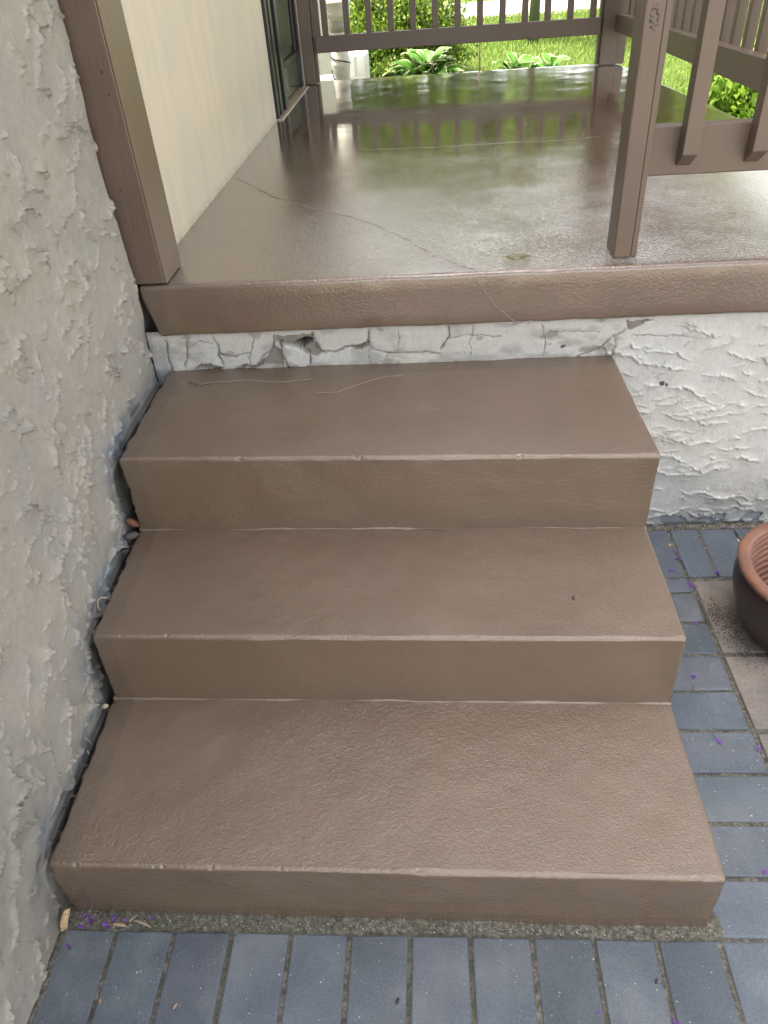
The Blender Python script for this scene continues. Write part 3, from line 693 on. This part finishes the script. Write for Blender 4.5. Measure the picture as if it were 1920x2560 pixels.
# ================================================================== RAILINGS
def railing(label, org):
    r = empty('railing', org); tag(r, label, 'railing'); return r
def rpart(r, nm, dims, bev=.0028, mat=M_post):
    o = r.location; return box_obj(nm, (dims[0] - o.x, dims[1] - o.x, dims[2] - o.y, dims[3] - o.y, dims[4] - o.z, dims[5] - o.z), mat, r, bev)
def rcopy(src, dx, dy=0, dz=0):
    c = src.copy(); COL.objects.link(c); c.parent = src.parent; c.location = (src.location.x + dx, src.location.y + dy, src.location.z + dz); return c
r = railing('brown railing across the far back edge of the porch', (.83, 4.07, ZS))
rpart(r, 'bottom_rail', (.0785, 1.5815, 4.050, 4.088, .905, .982))
rpart(r, 'top_rail', (.0785, 1.5815, 4.045, 4.095, 1.66, 1.74))
b0 = rpart(r, 'baluster', (.117, .149, 4.0895, 4.121, .925, 1.72))
for k in range(1, 13): rcopy(b0, .1177 * k)
rcopy(b0, -.063 + .019)
r = railing('brown railing with square balusters along the right side of the porch', (1.70, 3, ZS))
def sloped(nm, x0, x1, y0, y1, zb0, zt0, zb1, zt1, par):
    o = par.location; bm = bmesh.new()
    hexbox(bm, [(x0 - o.x, y0 - o.y, zb0 - o.z), (x1 - o.x, y0 - o.y, zb0 - o.z), (x1 - o.x, y1 - o.y, zb1 - o.z), (x0 - o.x, y1 - o.y, zb1 - o.z),
                (x0 - o.x, y0 - o.y, zt0 - o.z), (x1 - o.x, y0 - o.y, zt0 - o.z), (x1 - o.x, y1 - o.y, zt1 - o.z), (x0 - o.x, y1 - o.y, zt1 - o.z)], .003)
    return frombm(nm, bm, M_post, par)
sloped('bottom_rail', 1.660, 1.698, 1.30, 4.070, .940, 1.030, .914, .992, r)
sloped('top_rail', 1.655, 1.703, 1.30, 4.070, 1.70, 1.78, 1.66, 1.74, r)
b0 = rpart(r, 'baluster', (1.6995, 1.7315, 1.44, 1.472, .935, 1.73))
for k in range(1, 22): rcopy(b0, 0, .1195 * k, -.0012 * k)
r = railing('brown railing along the front edge of the porch, near right post', (1.5, 1.13, ZS))
rpart(r, 'bottom_rail', (1.1325, 1.90, 1.131, 1.170, .924, 1.020))
rpart(r, 'top_rail', (1.1325, 1.90, 1.125, 1.175, 1.66, 1.75))
def front_bal(x0):
    o = r.location; bm = bmesh.new(); y0, y1 = 1.092, 1.1300
    hexbox(bm, [(x0 - o.x, y0 - o.y, .971 - o.z), (x0 + .032 - o.x, y0 - o.y, .971 - o.z), (x0 + .032 - o.x, y1 - o.y, .943 - o.z), (x0 - o.x, y1 - o.y, .943 - o.z),
                (x0 - o.x, y0 - o.y, 1.72 - o.z), (x0 + .032 - o.x, y0 - o.y, 1.72 - o.z), (x0 + .032 - o.x, y1 - o.y, 1.72 - o.z), (x0 - o.x, y1 - o.y, 1.72 - o.z)], .002)
    return frombm('baluster', bm, M_post, r)
b0 = front_bal(1.1925)
for k in range(1, 5): rcopy(b0, .1405 * k)

# ================================================================== PLANTER POT
pot = empty('plant_pot', (1.534, .668, -.005)); tag(pot, 'empty round brown glazed clay pot with terracotta rim, beside the steps', 'pot')
def potmat(a, b, rough):
    m = MT('glazed clay', a, rough, .5)
    c = m.mix(m.ramp(m.noise(9, 5, .65), [(.35, 0.), (.65, 1.)]), a, b)
    c = m.mix(m.math('MULTIPLY', m.ramp(m.vor(60), [(.08, 1.), (.14, 0.)]), m.ramp(m.noise(23, 2), [(.6, 0.), (.64, 1.)])), c, (.04, .03, .03))
    m.color(c); m.bump(m.noise(50, 5), .4, .0015); return m.m
wobf = lambda r, z, a: r * (1 + .004 * math.sin(3 * a) + .002 * math.sin(7 * a + z * 40))
bm = bmesh.new()
lathe(bm, [(.002, .004), (.118, .004), (.128, .007), (.138, .020), (.156, .055), (.171, .095), (.180, .130), (.1825, .155), (.1795, .175), (.1765, .186), (.1765, .190)], 128, fn=wobf)
lathe(bm, [(.002, .020), (.10, .020), (.118, .030), (.13, .06)], 96, fn=wobf)
frombm('body', bm, potmat((.036, .026, .025), (.050, .032, .030), .32), pot, True)
bm = bmesh.new()
lathe(bm, [(.1760, .1885), (.1800, .1895), (.1835, .193), (.1848, .199), (.1830, .2045), (.1775, .208), (.166, .2075), (.1585, .205), (.1555, .199)], 128, fn=wobf)
frombm('rim', bm, potmat((.24, .115, .065), (.13, .075, .068), .42), pot, True)
bm = bmesh.new(); pf = []
for i in range(90):
    z = .199 - i / 89 * .145; rr = .1555 - (i / 89) ** 1.6 * .03 + .0016 * math.sin(i * .62)
    pf.append((rr, z))
lathe(bm, pf, 128, fn=wobf)
frombm('inner_wall', bm, potmat((.20, .105, .085), (.26, .135, .10), .45), pot, True)

# ================================================================== YARD OBJECTS
M_pvc = MT('white pvc pipe', (.74, .72, .67), .35, .5); M_pvc.color(M_pvc.mix(M_pvc.ramp(M_pvc.noise(7, 4), [(.45, 0.), (.75, .5)]), (.76, .74, .69), (.6, .56, .47))); M_pvc = M_pvc.m
vp = empty('vent_pipe', (.142, 4.70, LZ)); tag(vp, 'white plastic vent pipe with wide coupling, behind the far left post', 'pipe')
def lobj(nm, prof, mat, par, n=48):
    bm = bmesh.new(); lathe(bm, prof, n); return frombm(nm, bm, mat, par, True)
lobj('pipe', [(.050, 0), (.050, .33), (.050, .375), (.054, .38), (.054, .50), (.048, .515), (.048, .60), (.048, .66)], M_pvc, vp)
lobj('lower_socket', [(.0515, .405), (.058, .41), (.058, .445), (.056, .45)], M_pvc, vp)
lobj('coupling', [(.050, .655), (.078, .675), (.082, .69), (.083, .735), (.087, .738), (.087, .752), (.080, .757), (.070, .772), (.064, .782)], M_pvc, vp)
lobj('clamp_band', [(.049, .595), (.052, .597), (.052, .650), (.049, .652)], MT('dull metal band', (.35, .33, .28), .35).m, vp)
lobj('upper_pipe', [(.063, .775), (.063, 1.6)], M_pvc, vp)
bm = bmesh.new(); pts = []
for i in range(60):
    a = i / 59 * 2 * PI * 2.2 + 2.2; pts.append((.0575 * math.cos(a), .0575 * math.sin(a), .56 - i / 59 * .17))
pts += [(-.05, -.06, .37), (.0, -.075, .32), (.03, -.06, .28)]
tube(bm, pts, .0042, 8); frombm('cable', bm, MT('black cable', (.015, .015, .015), .4).m, vp, True)
bm = bmesh.new(); bmesh.ops.create_cone(bm, cap_ends=True, segments=24, radius1=.045, radius2=.045, depth=.16, matrix=Matrix.Translation((-.07, .0, .33)) @ Matrix.Rotation(PI / 2, 4, 'Y'))
frombm('side_branch', bm, M_pvc, vp, True)
bm = bmesh.new(); bmesh.ops.create_cone(bm, cap_ends=True, segments=24, radius1=.04, radius2=.04, depth=.12, matrix=Matrix.Translation((.09, .0, .31)) @ Matrix.Rotation(PI / 2, 4, 'Y'))
frombm('side_branch', bm, M_pvc, vp, True)
ub = empty('outdoor_unit', (.21, 5.10, LZ)); tag(ub, 'white rounded outdoor utility box behind the vent pipe', 'utility box')
M_wht = MT('white powder coated metal', (.72, .73, .74), .35).m
bm = bmesh.new(); abox(bm, -.075, .075, -.08, .12, .04, .452, .022, 4); frombm('case', bm, M_wht, ub, True)
bm = bmesh.new(); abox(bm, -.015, .005, -.0835, -.0805, .07, .43, .001); frombm('edge_trim', bm, M_wht, ub)
bm = bmesh.new(); pts = [(.022 + .035 * t, -.0815, .285 + .010 * math.sin(t * 26) + .018 * t) for t in [i / 40 for i in range(41)]]; tube(bm, pts, .0016, 6)
frombm('script_mark', bm, MT('grey printed mark', (.25, .25, .26), .5).m, ub)
bm = bmesh.new(); abox(bm, -.09, .09, -.09, .13, -.01, .0395, .004); frombm('base', bm, MT('grey base', (.3, .33, .34), .6).m, ub)
# side wall of the house beyond the porch
bm = bmesh.new(); abox(bm, -1.2, .03, 5.35, 5.42, LZ - .1, 2.2, .004)
tag(frombm('garden_wall', bm, M_stucR), 'bright textured white stucco wall behind the vent pipe', 'wall')

def leaf_mat(name, a, b, rough=.5, trans=.35):
    m = MT(name, a, rough, .4); c = m.mix(1., m.attr(), m.ramp(m.noise(30, 2), [(.3, .85), (.7, 1.12)]), 'MULTIPLY'); m.color(c)
    tr = m.node('ShaderNodeBsdfTranslucent'); m.L.new(c, tr.inputs[0]); mx = m.node('ShaderNodeMixShader'); mx.inputs[0].default_value = trans
    m.L.new(m.b.outputs[0], mx.inputs[1]); m.L.new(tr.outputs[0], mx.inputs[2]); m.L.new(mx.outputs[0], m.N['Material Output'].inputs[0]); return m.m
M_leaf = leaf_mat('sunlit foliage', (.1, .2, .03), None)
M_hosta = leaf_mat('hosta leaf', (.1, .2, .03), None, .5, .3)
def leaf_cloud(name, centers, size, cols, rngs, mat, parent=None, npl=1, up=0.35, seed=0, aspect=.55):
    """centers Nx3; each leaf is a folded pair of quads pointing outward"""
    rs = np.random.RandomState(seed); N = len(centers); d = rs.normal(size=(N, 3)); d[:, 2] += up; d /= np.linalg.norm(d, axis=1, keepdims=True)
    t = rs.normal(size=(N, 3)); s = np.cross(d, t); s /= np.linalg.norm(s, axis=1, keepdims=True); n = np.cross(d, s)
    L = size * rs.uniform(.6, 1.3, (N, 1)); Wd = L * aspect
    p0 = centers; p1 = centers + d * L * .5 + s * Wd * .5 + n * Wd * .15; p2 = centers + d * L; p3 = centers + d * L * .5 - s * Wd * .5 + n * Wd * .15
    V = np.stack([p0, p1, p2, p3], 1).reshape(-1, 3); F = np.arange(N * 4).reshape(N, 4); F = np.concatenate([F[:, [0, 1, 2]], F[:, [0, 2, 3]]])
    c = np.asarray(cols)[rs.randint(0, len(cols), N)] * rs.uniform(.75, 1.25, (N, 1)); c = np.repeat(c, 4, 0)
    return fromnp(name, V, F, mat, parent, False, c)
def clumps(n, rad, seed, lobes, flat=1.):
    rs = np.random.RandomState(seed); out = []
    per = n // lobes
    for k in range(lobes):
        d = rs.normal(size=3); d /= np.linalg.norm(d); d[2] = abs(d[2]) * 1.0 - .15
        c = d * np.array(rad) * rs.uniform(.35, .85); r = np.array(rad) * rs.uniform(.18, .40)
        q = rs.normal(size=(per, 3)); q /= np.linalg.norm(q, axis=1, keepdims=True); q *= rs.uniform(.55, 1.05, (per, 1)); out.append(c + q * r)
    return np.concatenate(out)
def shrub(label, cx_, cy_, rad, n, lobes, size, cols, seed, up=.35):
    r = empty('shrub', (cx_, cy_, LZ)); tag(r, label, 'shrub')
    C = clumps(n, rad, seed, lobes); C[:, 2] = np.abs(C[:, 2] + rad[2] * .55) * 1.0 + .01; lowc = C.copy()[: n // 3]; lowc[:, 2] *= .35; C = np.concatenate([C, lowc])
    leaf_cloud('foliage', C, size, cols, None, M_leaf, r, seed=seed, up=up)
    bm = bmesh.new(); rg = random.Random(seed)
    for k in range(9):
        a = rg.uniform(0, 6.28); e = Vector((rad[0] * .7 * math.cos(a), rad[1] * .7 * math.sin(a), rad[2] * rg.uniform(.8, 1.3)))
        tube(bm, [(0, 0, 0), e * .4 + Vector((0, 0, .05)), e], [.02, .012, .004], 6)
    frombm('stems', bm, MT('bark', (.09, .06, .04), .9).m, r, True); return r
shrub('large bright yellow-green evergreen shrub behind the far railing', .44, 7.35, (.62, .55, .60), 30000, 90, .035, [(.20, .30, .035), (.12, .21, .03), (.26, .36, .05), (.07, .12, .02)], 3, up=.8)
shrub('low dark green conifer behind the variegated hostas', .74, 5.75, (.26, .20, .17), 9000, 40, .028, [(.06, .11, .025), (.12, .17, .03), (.035, .06, .02)], 5, up=.5)
shrub('small leafy yellow-green bush beside the right edge of the porch', 2.52, 4.25, (.36, .62, .30), 5200, 40, .065, [(.22, .36, .04), (.15, .28, .03), (.30, .44, .06)], 8, up=.9)

def hosta(label, cx_, cy_, R, n, seed, scale=1., zb=LZ):
    rs = random.Random(seed); V = []; F = []; C = []
    nu_, nv_ = 9, 9
    for k in range(n):
        ring = k / n; az = k * 2.399 + rs.uniform(-.3, .3)
        L = scale * rs.uniform(.12, .17); Wd = L * rs.uniform(.50, .64)
        rad0 = R * (.15 + .75 * ring) * rs.uniform(.6, 1.05); tilt = 1.15 - .85 * ring + rs.uniform(-.15, .15)   # elevation of blade at its base
        hb = (.37 - .17 * ring) * scale * rs.uniform(.8, 1.15)
        base = Vector((math.cos(az) * rad0, math.sin(az) * rad0, hb)); out = Vector((math.cos(az), math.sin(az), 0)); side = Vector((-math.sin(az), math.cos(az), 0))
        tw = rs.uniform(-.4, .4); off = len(V)
        for i in range(nu_):
            t = i / (nu_ - 1); e = tilt - t * 1.0
            pos = base + out * (L * (math.sin(tilt) - math.sin(tilt - 1.0 * t)) ) if False else base + out * L * t * math.cos(tilt - .5 * t) + Vector((0, 0, 1)) * L * t * math.sin(tilt - .7 * t)
            prof = (math.sin(PI * min(1, t ** .72)) ** .8) * (1 - .1 * t)
            nrm = (Vector((0, 0, 1)) * math.cos(e) - out * math.sin(e))
            for j in range(nv_):
                s = -1 + 2 * j / (nv_ - 1); wv = Wd * .5 * prof
                q = pos + (side * math.cos(tw) + nrm * math.sin(tw)) * s * wv + nrm * (.28 * wv * abs(s) - .012 * math.sin(t * 9 + s * 5) * abs(s) * scale * .5)
                V.append(q[:])
                a = abs(s) + (.25 if t > .86 else 0)
                g = .5 + .5 * math.cos(s * 22)
                green = (.075 + .02 * g, .22 + .04 * g, .022); cream = (.62, .66, .38)
                C.append(cream if a > .88 else (tuple((x + y) / 2 for x, y in zip(green, cream)) if a > .84 else green))
        for i in range(nu_ - 1):
            for j in range(nv_ - 1):
                a = off + i * nv_ + j; F.append((a, a + nv_, a + nv_ + 1, a + 1))
    o = fromnp('hosta', V, F, M_hosta, None, True, C); o.location = (cx_, cy_, zb); tag(o, label, 'plant', 'variegated hostas behind the porch'); return o
hosta('largest hosta clump with cream-edged green leaves, behind the porch beside the vent pipe', .68, 4.62, .30, 170, 2)
hosta('second hosta with cream-edged upright leaves, right of the largest clump', 1.22, 4.70, .20, 80, 7, .9, LZ + .01)
hosta('narrow low hosta nearest the back right porch post', 1.45, 4.80, .10, 14, 9, .9, LZ)
bm = bmesh.new(); tube(bm, [(0, 0, 0), (.004, 0, .25), (-.002, 0, .62)], [.007, .006, .004], 8)
o = frombm('garden_stake', bm, MT('rusty brown stake', (.12, .06, .04), .8).m, None, True); o.location = (1.03, 5.3, LZ); tag(o, 'thin rusty garden stake standing right of the dark conifer', 'stake')
# tree trunk in the yard
tr = empty('tree', (1.86, 9.2, LZ)); tag(tr, 'slim young tree with greenish trunk on the lawn before the road', 'tree')
bm = bmesh.new(); tube(bm, [(0, 0, -.02), (.01, 0, .6), (-.02, .02, 1.5), (.03, 0, 2.6), (0, .05, 3.4)], [.065, .05, .045, .035, .02], 12)
for k in range(8):
    a = k * 2.4; tube(bm, [(0, 0, 1.7 + k * .2), (.5 * math.cos(a), .5 * math.sin(a), 2.2 + k * .2), (.9 * math.cos(a), .9 * math.sin(a), 2.9 + k * .15)], [.02, .012, .005], 6)
frombm('trunk', bm, MT('mossy bark', (.075, .085, .045), .9).m, tr, True)
Cc = clumps(5000, (1.2, 1.2, 1.1), 31, 26); Cc[:, 2] += 3.2
leaf_cloud('crown', Cc, .09, [(.09, .16, .03), (.14, .24, .04), (.06, .1, .02)], None, M_leaf, tr, seed=31)

# grass: one stuff object of blades
def grass(name, regions, label, seed=0):
    rs = np.random.RandomState(seed); PV = []; CC = []
    for (x0, x1, y0, y1, n, hgt, wd) in regions:
        x = rs.uniform(x0, x1, n); y = rs.uniform(y0, y1, n); a = rs.uniform(0, 2 * PI, n); hh = hgt * rs.uniform(.5, 1.3, n); ln = rs.normal(size=(n, 2)) * (hh * .45)[:, None]
        dx, dy = np.cos(a) * wd, np.sin(a) * wd; z = np.full(n, LZ - .005)
        PV.append(np.stack([np.stack([x - dx, y - dy, z], 1), np.stack([x + dx, y + dy, z], 1), np.stack([x + ln[:, 0], y + ln[:, 1], z + hh], 1)], 1).reshape(-1, 3))
        c = np.array([(.13, .24, .035), (.20, .32, .05), (.27, .36, .07), (.10, .19, .03), (.28, .30, .08), (.16, .26, .04)])[rs.randint(0, 6, n)] * rs.uniform(.8, 1.2, (n, 1)); CC.append(np.repeat(c, 3, 0))
    V = np.concatenate(PV); F = np.arange(len(V)).reshape(-1, 3)
    tag(fromnp(name, V, F, M_leaf, None, False, np.concatenate(CC)), label, 'grass', None, 'stuff')
grass('grass', [(-1.5, 5, 4.9, 8.5, 52000, .045, .004), (-2, 7, 8.5, 13, 42000, .06, .009), (2.0, 4.2, 2.2, 5.5, 26000, .06, .004), (1.95, 2.9, 1.4, 4.6, 5000, .16, .004)], 'bright sunlit lawn grass around the porch')
# far woods: reflected in the wet porch paint and in the door
rs = np.random.RandomState(77); cs = []
for k in range(80):
    a = math.radians(-30 + 150 * (k % 40) / 39 + rs.uniform(-2, 2)); dist = rs.uniform(26, 29) if k < 40 else rs.uniform(32, 36); cx_, cy_ = dist * math.cos(a) + 0., dist * math.sin(a) + 2
    H = rs.uniform(10.0, 11.5) * (.52 if a < math.radians(66) else 1.); q = clumps(1500, (3.2, 2.2, H * .5), 100 + k, 16); q[:, 2] += H * .5; cs.append(q + np.array([cx_, cy_, LZ]))
cs = np.concatenate(cs); cs[:, 2] = np.abs(cs[:, 2] - .1) + .1
tag(leaf_cloud('wood', cs, .62, [(.17, .27, .03), (.24, .34, .045), (.12, .20, .025)], None, M_leaf, None, seed=78), 'far green wood beyond the road', 'wood', None, 'stuff')

# ================================================================== DEBRIS
M_pur = MT('purple petal', (.13, .045, .27), .6); M_pur = M_pur.m
def petal_mesh(seed):
    rg = random.Random(seed); bm = bmesh.new(); n = rg.choice((2, 3, 3, 4))
    for k in range(n):
        a = rg.uniform(0, 6.28); L = rg.uniform(.004, .0075); w_ = L * rg.uniform(.35, .6); el = rg.uniform(.1, .9); b = Vector((rg.uniform(-.002, .002), rg.uniform(-.002, .002), .0006))
        d = Vector((math.cos(a) * math.cos(el), math.sin(a) * math.cos(el), math.sin(el))); s = Vector((-math.sin(a), math.cos(a), 0)); nn = d.cross(s)
        rows = []
        for i in range(5):
            t = i / 4; ww = w_ * math.sin(PI * (.12 + .8 * t))
            rows.append([bm.verts.new(b + d * L * t + s * ww * q + nn * (.25 * ww * (1 - q * q) - .3 * L * t * t)) for q in (-1, -.4, .4, 1)])
        for r0, r1 in zip(rows, rows[1:]):
            for j in range(3): bm.faces.new((r0[j], r0[j + 1], r1[j + 1], r1[j]))
    if rg.random() < .45:
        a = rg.uniform(0, 6.28); tube(bm, [(0, 0, .001), (.006 * math.cos(a), .006 * math.sin(a), .0015), (.011 * math.cos(a), .012 * math.sin(a), .001)], .0004, 5)
    return bm
W1 = 'below the left end of the bottom step'
flw = [((.022, -.012), 'purple petals at the foot of the bottom step, leftmost of the cluster'), ((.037, -.015), 'purple petals at the left of the bottom step, right neighbour of the leftmost'),
       ((.030, -.023), 'purple petals just below the two leftmost ones under the bottom step'), ((.022, -.029), 'purple petals at the paver edge, lowest of the left cluster'),
       ((.077, -.018), 'purple petals above the straw bits at the bottom step'), ((.069, -.026), 'purple petals touching the left end of the straw bits'),
       ((.099, -.019), 'purple petals between the two straw bits'), ((.145, -.012), 'purple flower lying alone right of the straw bits at the bottom step'),
       ((.010, -.062), 'dark purple petals lying on the leftmost blue paver'), ((1.342, 1.062), 'purple petals on the mortar at the foot of the white wall, nearest the steps'),
       ((1.314, .953), 'purple petals in the first paver joint, uppermost'), ((1.314, .930), 'purple petals in the first paver joint, second from the white wall'),
       ((1.286, .883), 'purple petals with a stem on the paver beside the second step'), ((1.397, .871), 'purple petals in the second paver joint at the flagstone corner'),
       ((1.314, .834), 'pale purple petals where the joint meets the flagstone, topmost'), ((1.316, .820), 'pale purple petals in the joint beside the flagstone corner'),
       ((1.329, .814), 'purple petals on the corner of the flagstone'), ((1.293, .691), 'purple petals in the cross joint beside the pot'),
       ((1.242, .528), 'curled purple petals on the paver beside the second riser'), ((1.242, .360), 'dark purple withered flower on the paver beside the bottom tread'),
       ((1.473, 1.050), 'purple petals at the foot of the white wall above the pot, left one'), ((1.540, 1.050), 'purple petals at the foot of the white wall above the pot, right one'),
       ((1.318, .339), 'purple petals in the joint left of the lower flagstone'), ((1.240, .087), 'bright purple petals at the right picture edge beside the bottom step'),
       ((1.022, -.153), 'bright purple petals in a joint at the bottom edge of the paving'), ((.905, -.141), 'faint purple petal on a paver in the lowest row')]
for i, ((x, y), lb) in enumerate(flw):
    o = frombm('fallen_petals', petal_mesh(i), M_pur, None, True); o.location = (x, y, .0035 if .0 < y < 1.0 or y < -.03 else .0065)
    s = 1.05 if i not in (19,) else 1.5
    if i == 25: s = .7
    o.scale = (s, s, s); tag(o, lb, 'petals', 'fallen purple petals')
def chip(name, label, cat, loc, L, Wd, col, rot, thick=.0008, curl=.3, seed=0, rough=.7):
    rg = random.Random(seed); n = 9; V = []; F = []
    for i in range(n):
        t = i / (n - 1); ww = Wd * .5 * (math.sin(PI * (.08 + .84 * t)) ** .6) * rg.uniform(.85, 1.15)
        for j, q in enumerate((-1, -.5, 0, .5, 1)):
            V.append((L * (t - .5), ww * q, curl * Wd * (1 - q * q) + thick + .15 * L * math.sin(t * 3)))
    for i in range(n - 1):
        for j in range(4): a = i * 5 + j; F.append((a, a + 5, a + 6, a + 1))
    k = len(V); V += [(x, y, z - thick) for x, y, z in V]; F += [tuple(q + k for q in f[::-1]) for f in F]
    for i in range(n - 1): F += [(i * 5, i * 5 + k, (i + 1) * 5 + k, (i + 1) * 5), (i * 5 + 4, (i + 1) * 5 + 4, (i + 1) * 5 + 4 + k, i * 5 + 4 + k)]
    m = MT('dry ' + cat, col, rough); m.color(m.mix(m.ramp(m.noise(150, 4), [(.35, 0.), (.65, 1.)]), col, tuple(c * .55 for c in col))); o = fromnp(name, V, F, m.m, None, True)
    o.location = loc; o.rotation_euler = rot; tag(o, label, cat); return o
chip('dry_leaf', 'rolled pale tan dry leaf wedged between stucco wall and bottom step', 'leaf', (-.004, -.018, .016), .040, .013, (.50, .36, .20), (0, -.9, 1.25), curl=.9, seed=1)
chip('straw', 'tan wood splinter among petals at the bottom step, left one', 'straw', (.092, -.026, .007), .026, .006, (.42, .33, .2), (0, 0, -.12), seed=2)
chip('straw', 'greyish wood splinter among petals at the bottom step, right one', 'straw', (.132, -.023, .0075), .036, .005, (.36, .3, .22), (0, .1, -.3), seed=3)
chip('straw', 'short yellowish straw crossing under the purple petals', 'straw', (.114, -.015, .0085), .018, .002, (.5, .42, .22), (0, .2, .9), seed=4)
chip('seed', 'black pointed seed lying on a blue paver below the steps', 'seed', (.588, -.132, .0015), .0095, .005, (.02, .016, .02), (0, 0, 1.1), curl=.5, seed=5, rough=.4)
chip('seed', 'dull red-brown seed on the paver below the right end of the bottom step', 'seed', (1.007, -.095, .0015), .008, .0045, (.07, .035, .03), (0, 0, 1.3), curl=.5, seed=6)
chip('leaf_bit', 'small tan leaf fragment on a lower left paver', 'leaf bit', (.224, -.147, .001), .010, .004, (.42, .3, .2), (0, 0, 1.0), seed=7)
chip('leaf_bit', 'small orange-brown leaf fragment in a lower left paver joint', 'leaf bit', (.095, -.142, .001), .008, .005, (.34, .2, .13), (0, 0, 1.9), seed=8)
chip('seed_shell', 'small white shell fragment in the joint above the pot', 'shell', (1.493, 1.000, .001), .014, .005, (.72, .72, .7), (0, 0, 1.7), seed=9)
chip('seed_husk', 'small round beige seed husk in the joint right of the steps', 'husk', (1.306, .985, .001), .010, .008, (.5, .4, .28), (0, 0, .6), seed=10)
chip('dry_leaf', 'russet crumpled dead leaf in the gap left of the second riser', 'leaf', (-.008, .668, .372), .030, .018, (.16, .065, .04), (1.2, .8, .3), curl=.5, seed=11)
chip('dry_leaf', 'dark grey-brown dead leaf in the gap beside the second tread', 'leaf', (-.010, .648, .349), .034, .020, (.085, .07, .068), (1.0, .3, .9), curl=.3, seed=12)
chip('dry_leaf', 'small black-brown leaf in the gap lower beside the second tread', 'leaf', (-.010, .600, .345), .026, .014, (.04, .03, .03), (.9, .5, 1.2), curl=.3, seed=13)
chip('acorn_cap', 'pale round nut husk in the gap at the back of the bottom tread', 'husk', (-.010, .325, .168), .013, .011, (.45, .38, .27), (.4, .3, .3), curl=.8, seed=14)
chip('leaf_bit', 'orange crumb of leaf on the lower flagstone edge', 'leaf bit', (1.352, .335, .002), .018, .010, (.42, .24, .15), (0, 0, 2.2), seed=15)
for i, (a, b, c_, lb) in enumerate((((-.013, .245, .150), (-.004, .232, .185), (-.006, .228, .20), 'thin dry grass stalk upright in the gap beside the bottom tread, upper'),
                        ((-.012, .225, .150), (-.003, .215, .178), (.004, .205, .185), 'thin dry grass stalk bent over the edge of the bottom tread, lower'))):
    bm = bmesh.new(); tube(bm, [a, b, c_], .0007, 5); tag(frombm('grass_stalk', bm, MT('dry stalk', (.42, .38, .26), .8).m), lb, 'stalk')
bm = bmesh.new(); tube(bm, [(.004, .452, .350), (-.006, .450, .353), (-.013, .444, .350), (-.012, .436, .340), (-.007, .430, .336)], .0012, 6)
tag(frombm('curled_straw', bm, MT('pale straw', (.42, .38, .27), .7).m, None, True), 'hooked pale straw caught between wall and second tread', 'straw')
# small black fly sitting on the second tread
bm = bmesh.new()
for (x, y, z, a, b, c_) in ((0, 0, .0022, .0018, .0030, .0016), (0, .0036, .0022, .0014, .0014, .0013), (0, -.003, .0020, .0014, .0020, .0012)):
    bmesh.ops.create_icosphere(bm, subdivisions=2, radius=1, matrix=Matrix.Translation((x, y, z)) @ Matrix.Diagonal((a, b, c_, 1)))
for s in (-1, 1):
    for k in (-1, 0, 1): tube(bm, [(0, k * .0012, .002), (s * .0026, k * .002, .0026), (s * .004, k * .003, .0002)], .0002, 4)
    v = [bm.verts.new(q) for q in ((0, .0005, .0036), (s * .0028, -.003, .0034), (s * .0018, -.0055, .0028), (s * .0004, -.0045, .003))]; bm.faces.new(v)
o = frombm('fly', bm, MT('black insect', (.01, .01, .011), .35).m, None, True); o.location = (.925, .434, Z2 + .0008); tag(o, 'tiny black fly sitting on the middle tread, right half', 'insect')
# spilled potting soil beside the pot
rs = np.random.RandomState(5); N = 1500; V = []; 
ctr = np.array([(1.345, .705), (1.372, .655), (1.352, .735), (1.38, .60)])[rs.randint(0, 4, N)]; q = ctr + rs.normal(size=(N, 2)) * np.array([.018, .03]); s = rs.uniform(.0004, .0016, N)
tet = np.array([(1, 0, -.2), (-.6, .8, -.2), (-.5, -.8, -.2), (0, 0, 1)]); V = (np.concatenate([q, np.full((N, 1), .0018)], 1)[:, None] + tet[None] * s[:, None, None]).reshape(-1, 3)
F = (np.arange(N)[:, None, None] * 4 + np.array([(0, 1, 3), (1, 2, 3), (2, 0, 3)])[None]).reshape(-1, 3)
tag(fromnp('soil_crumbs', V, F, MT('potting soil', (.012, .011, .01), .95).m), 'dark spilled soil crumbs on the flagstone beside the pot', 'soil', None, 'stuff')
# grit and litter lying in the mortar strips
N = 2600; x = np.concatenate([rs.uniform(-.01, 1.12, N // 2), rs.uniform(1.115, 1.9, N // 2)]); y = np.concatenate([rs.uniform(-.028, .0, N // 2), rs.uniform(1.052, 1.072, N // 2)]); s = rs.uniform(.0005, .0019, N)
V = (np.stack([x, y, np.full(N, .0035)], 1)[:, None] + tet[None] * s[:, None, None]).reshape(-1, 3)
F = (np.arange(N)[:, None, None] * 4 + np.array([(0, 1, 3), (1, 2, 3), (2, 0, 3)])[None]).reshape(-1, 3)
cg = np.array([(.3, .28, .24), (.08, .07, .05), (.45, .42, .36), (.16, .10, .06)])[rs.randint(0, 4, N)]
mg = MT('grit', (.2, .2, .2), .9); mg.color(mg.attr())
tag(fromnp('grit', V, F, mg.m, None, False, np.repeat(cg, 4, 0)), 'fine grit and litter in the mortar strips', 'grit', None, 'stuff')
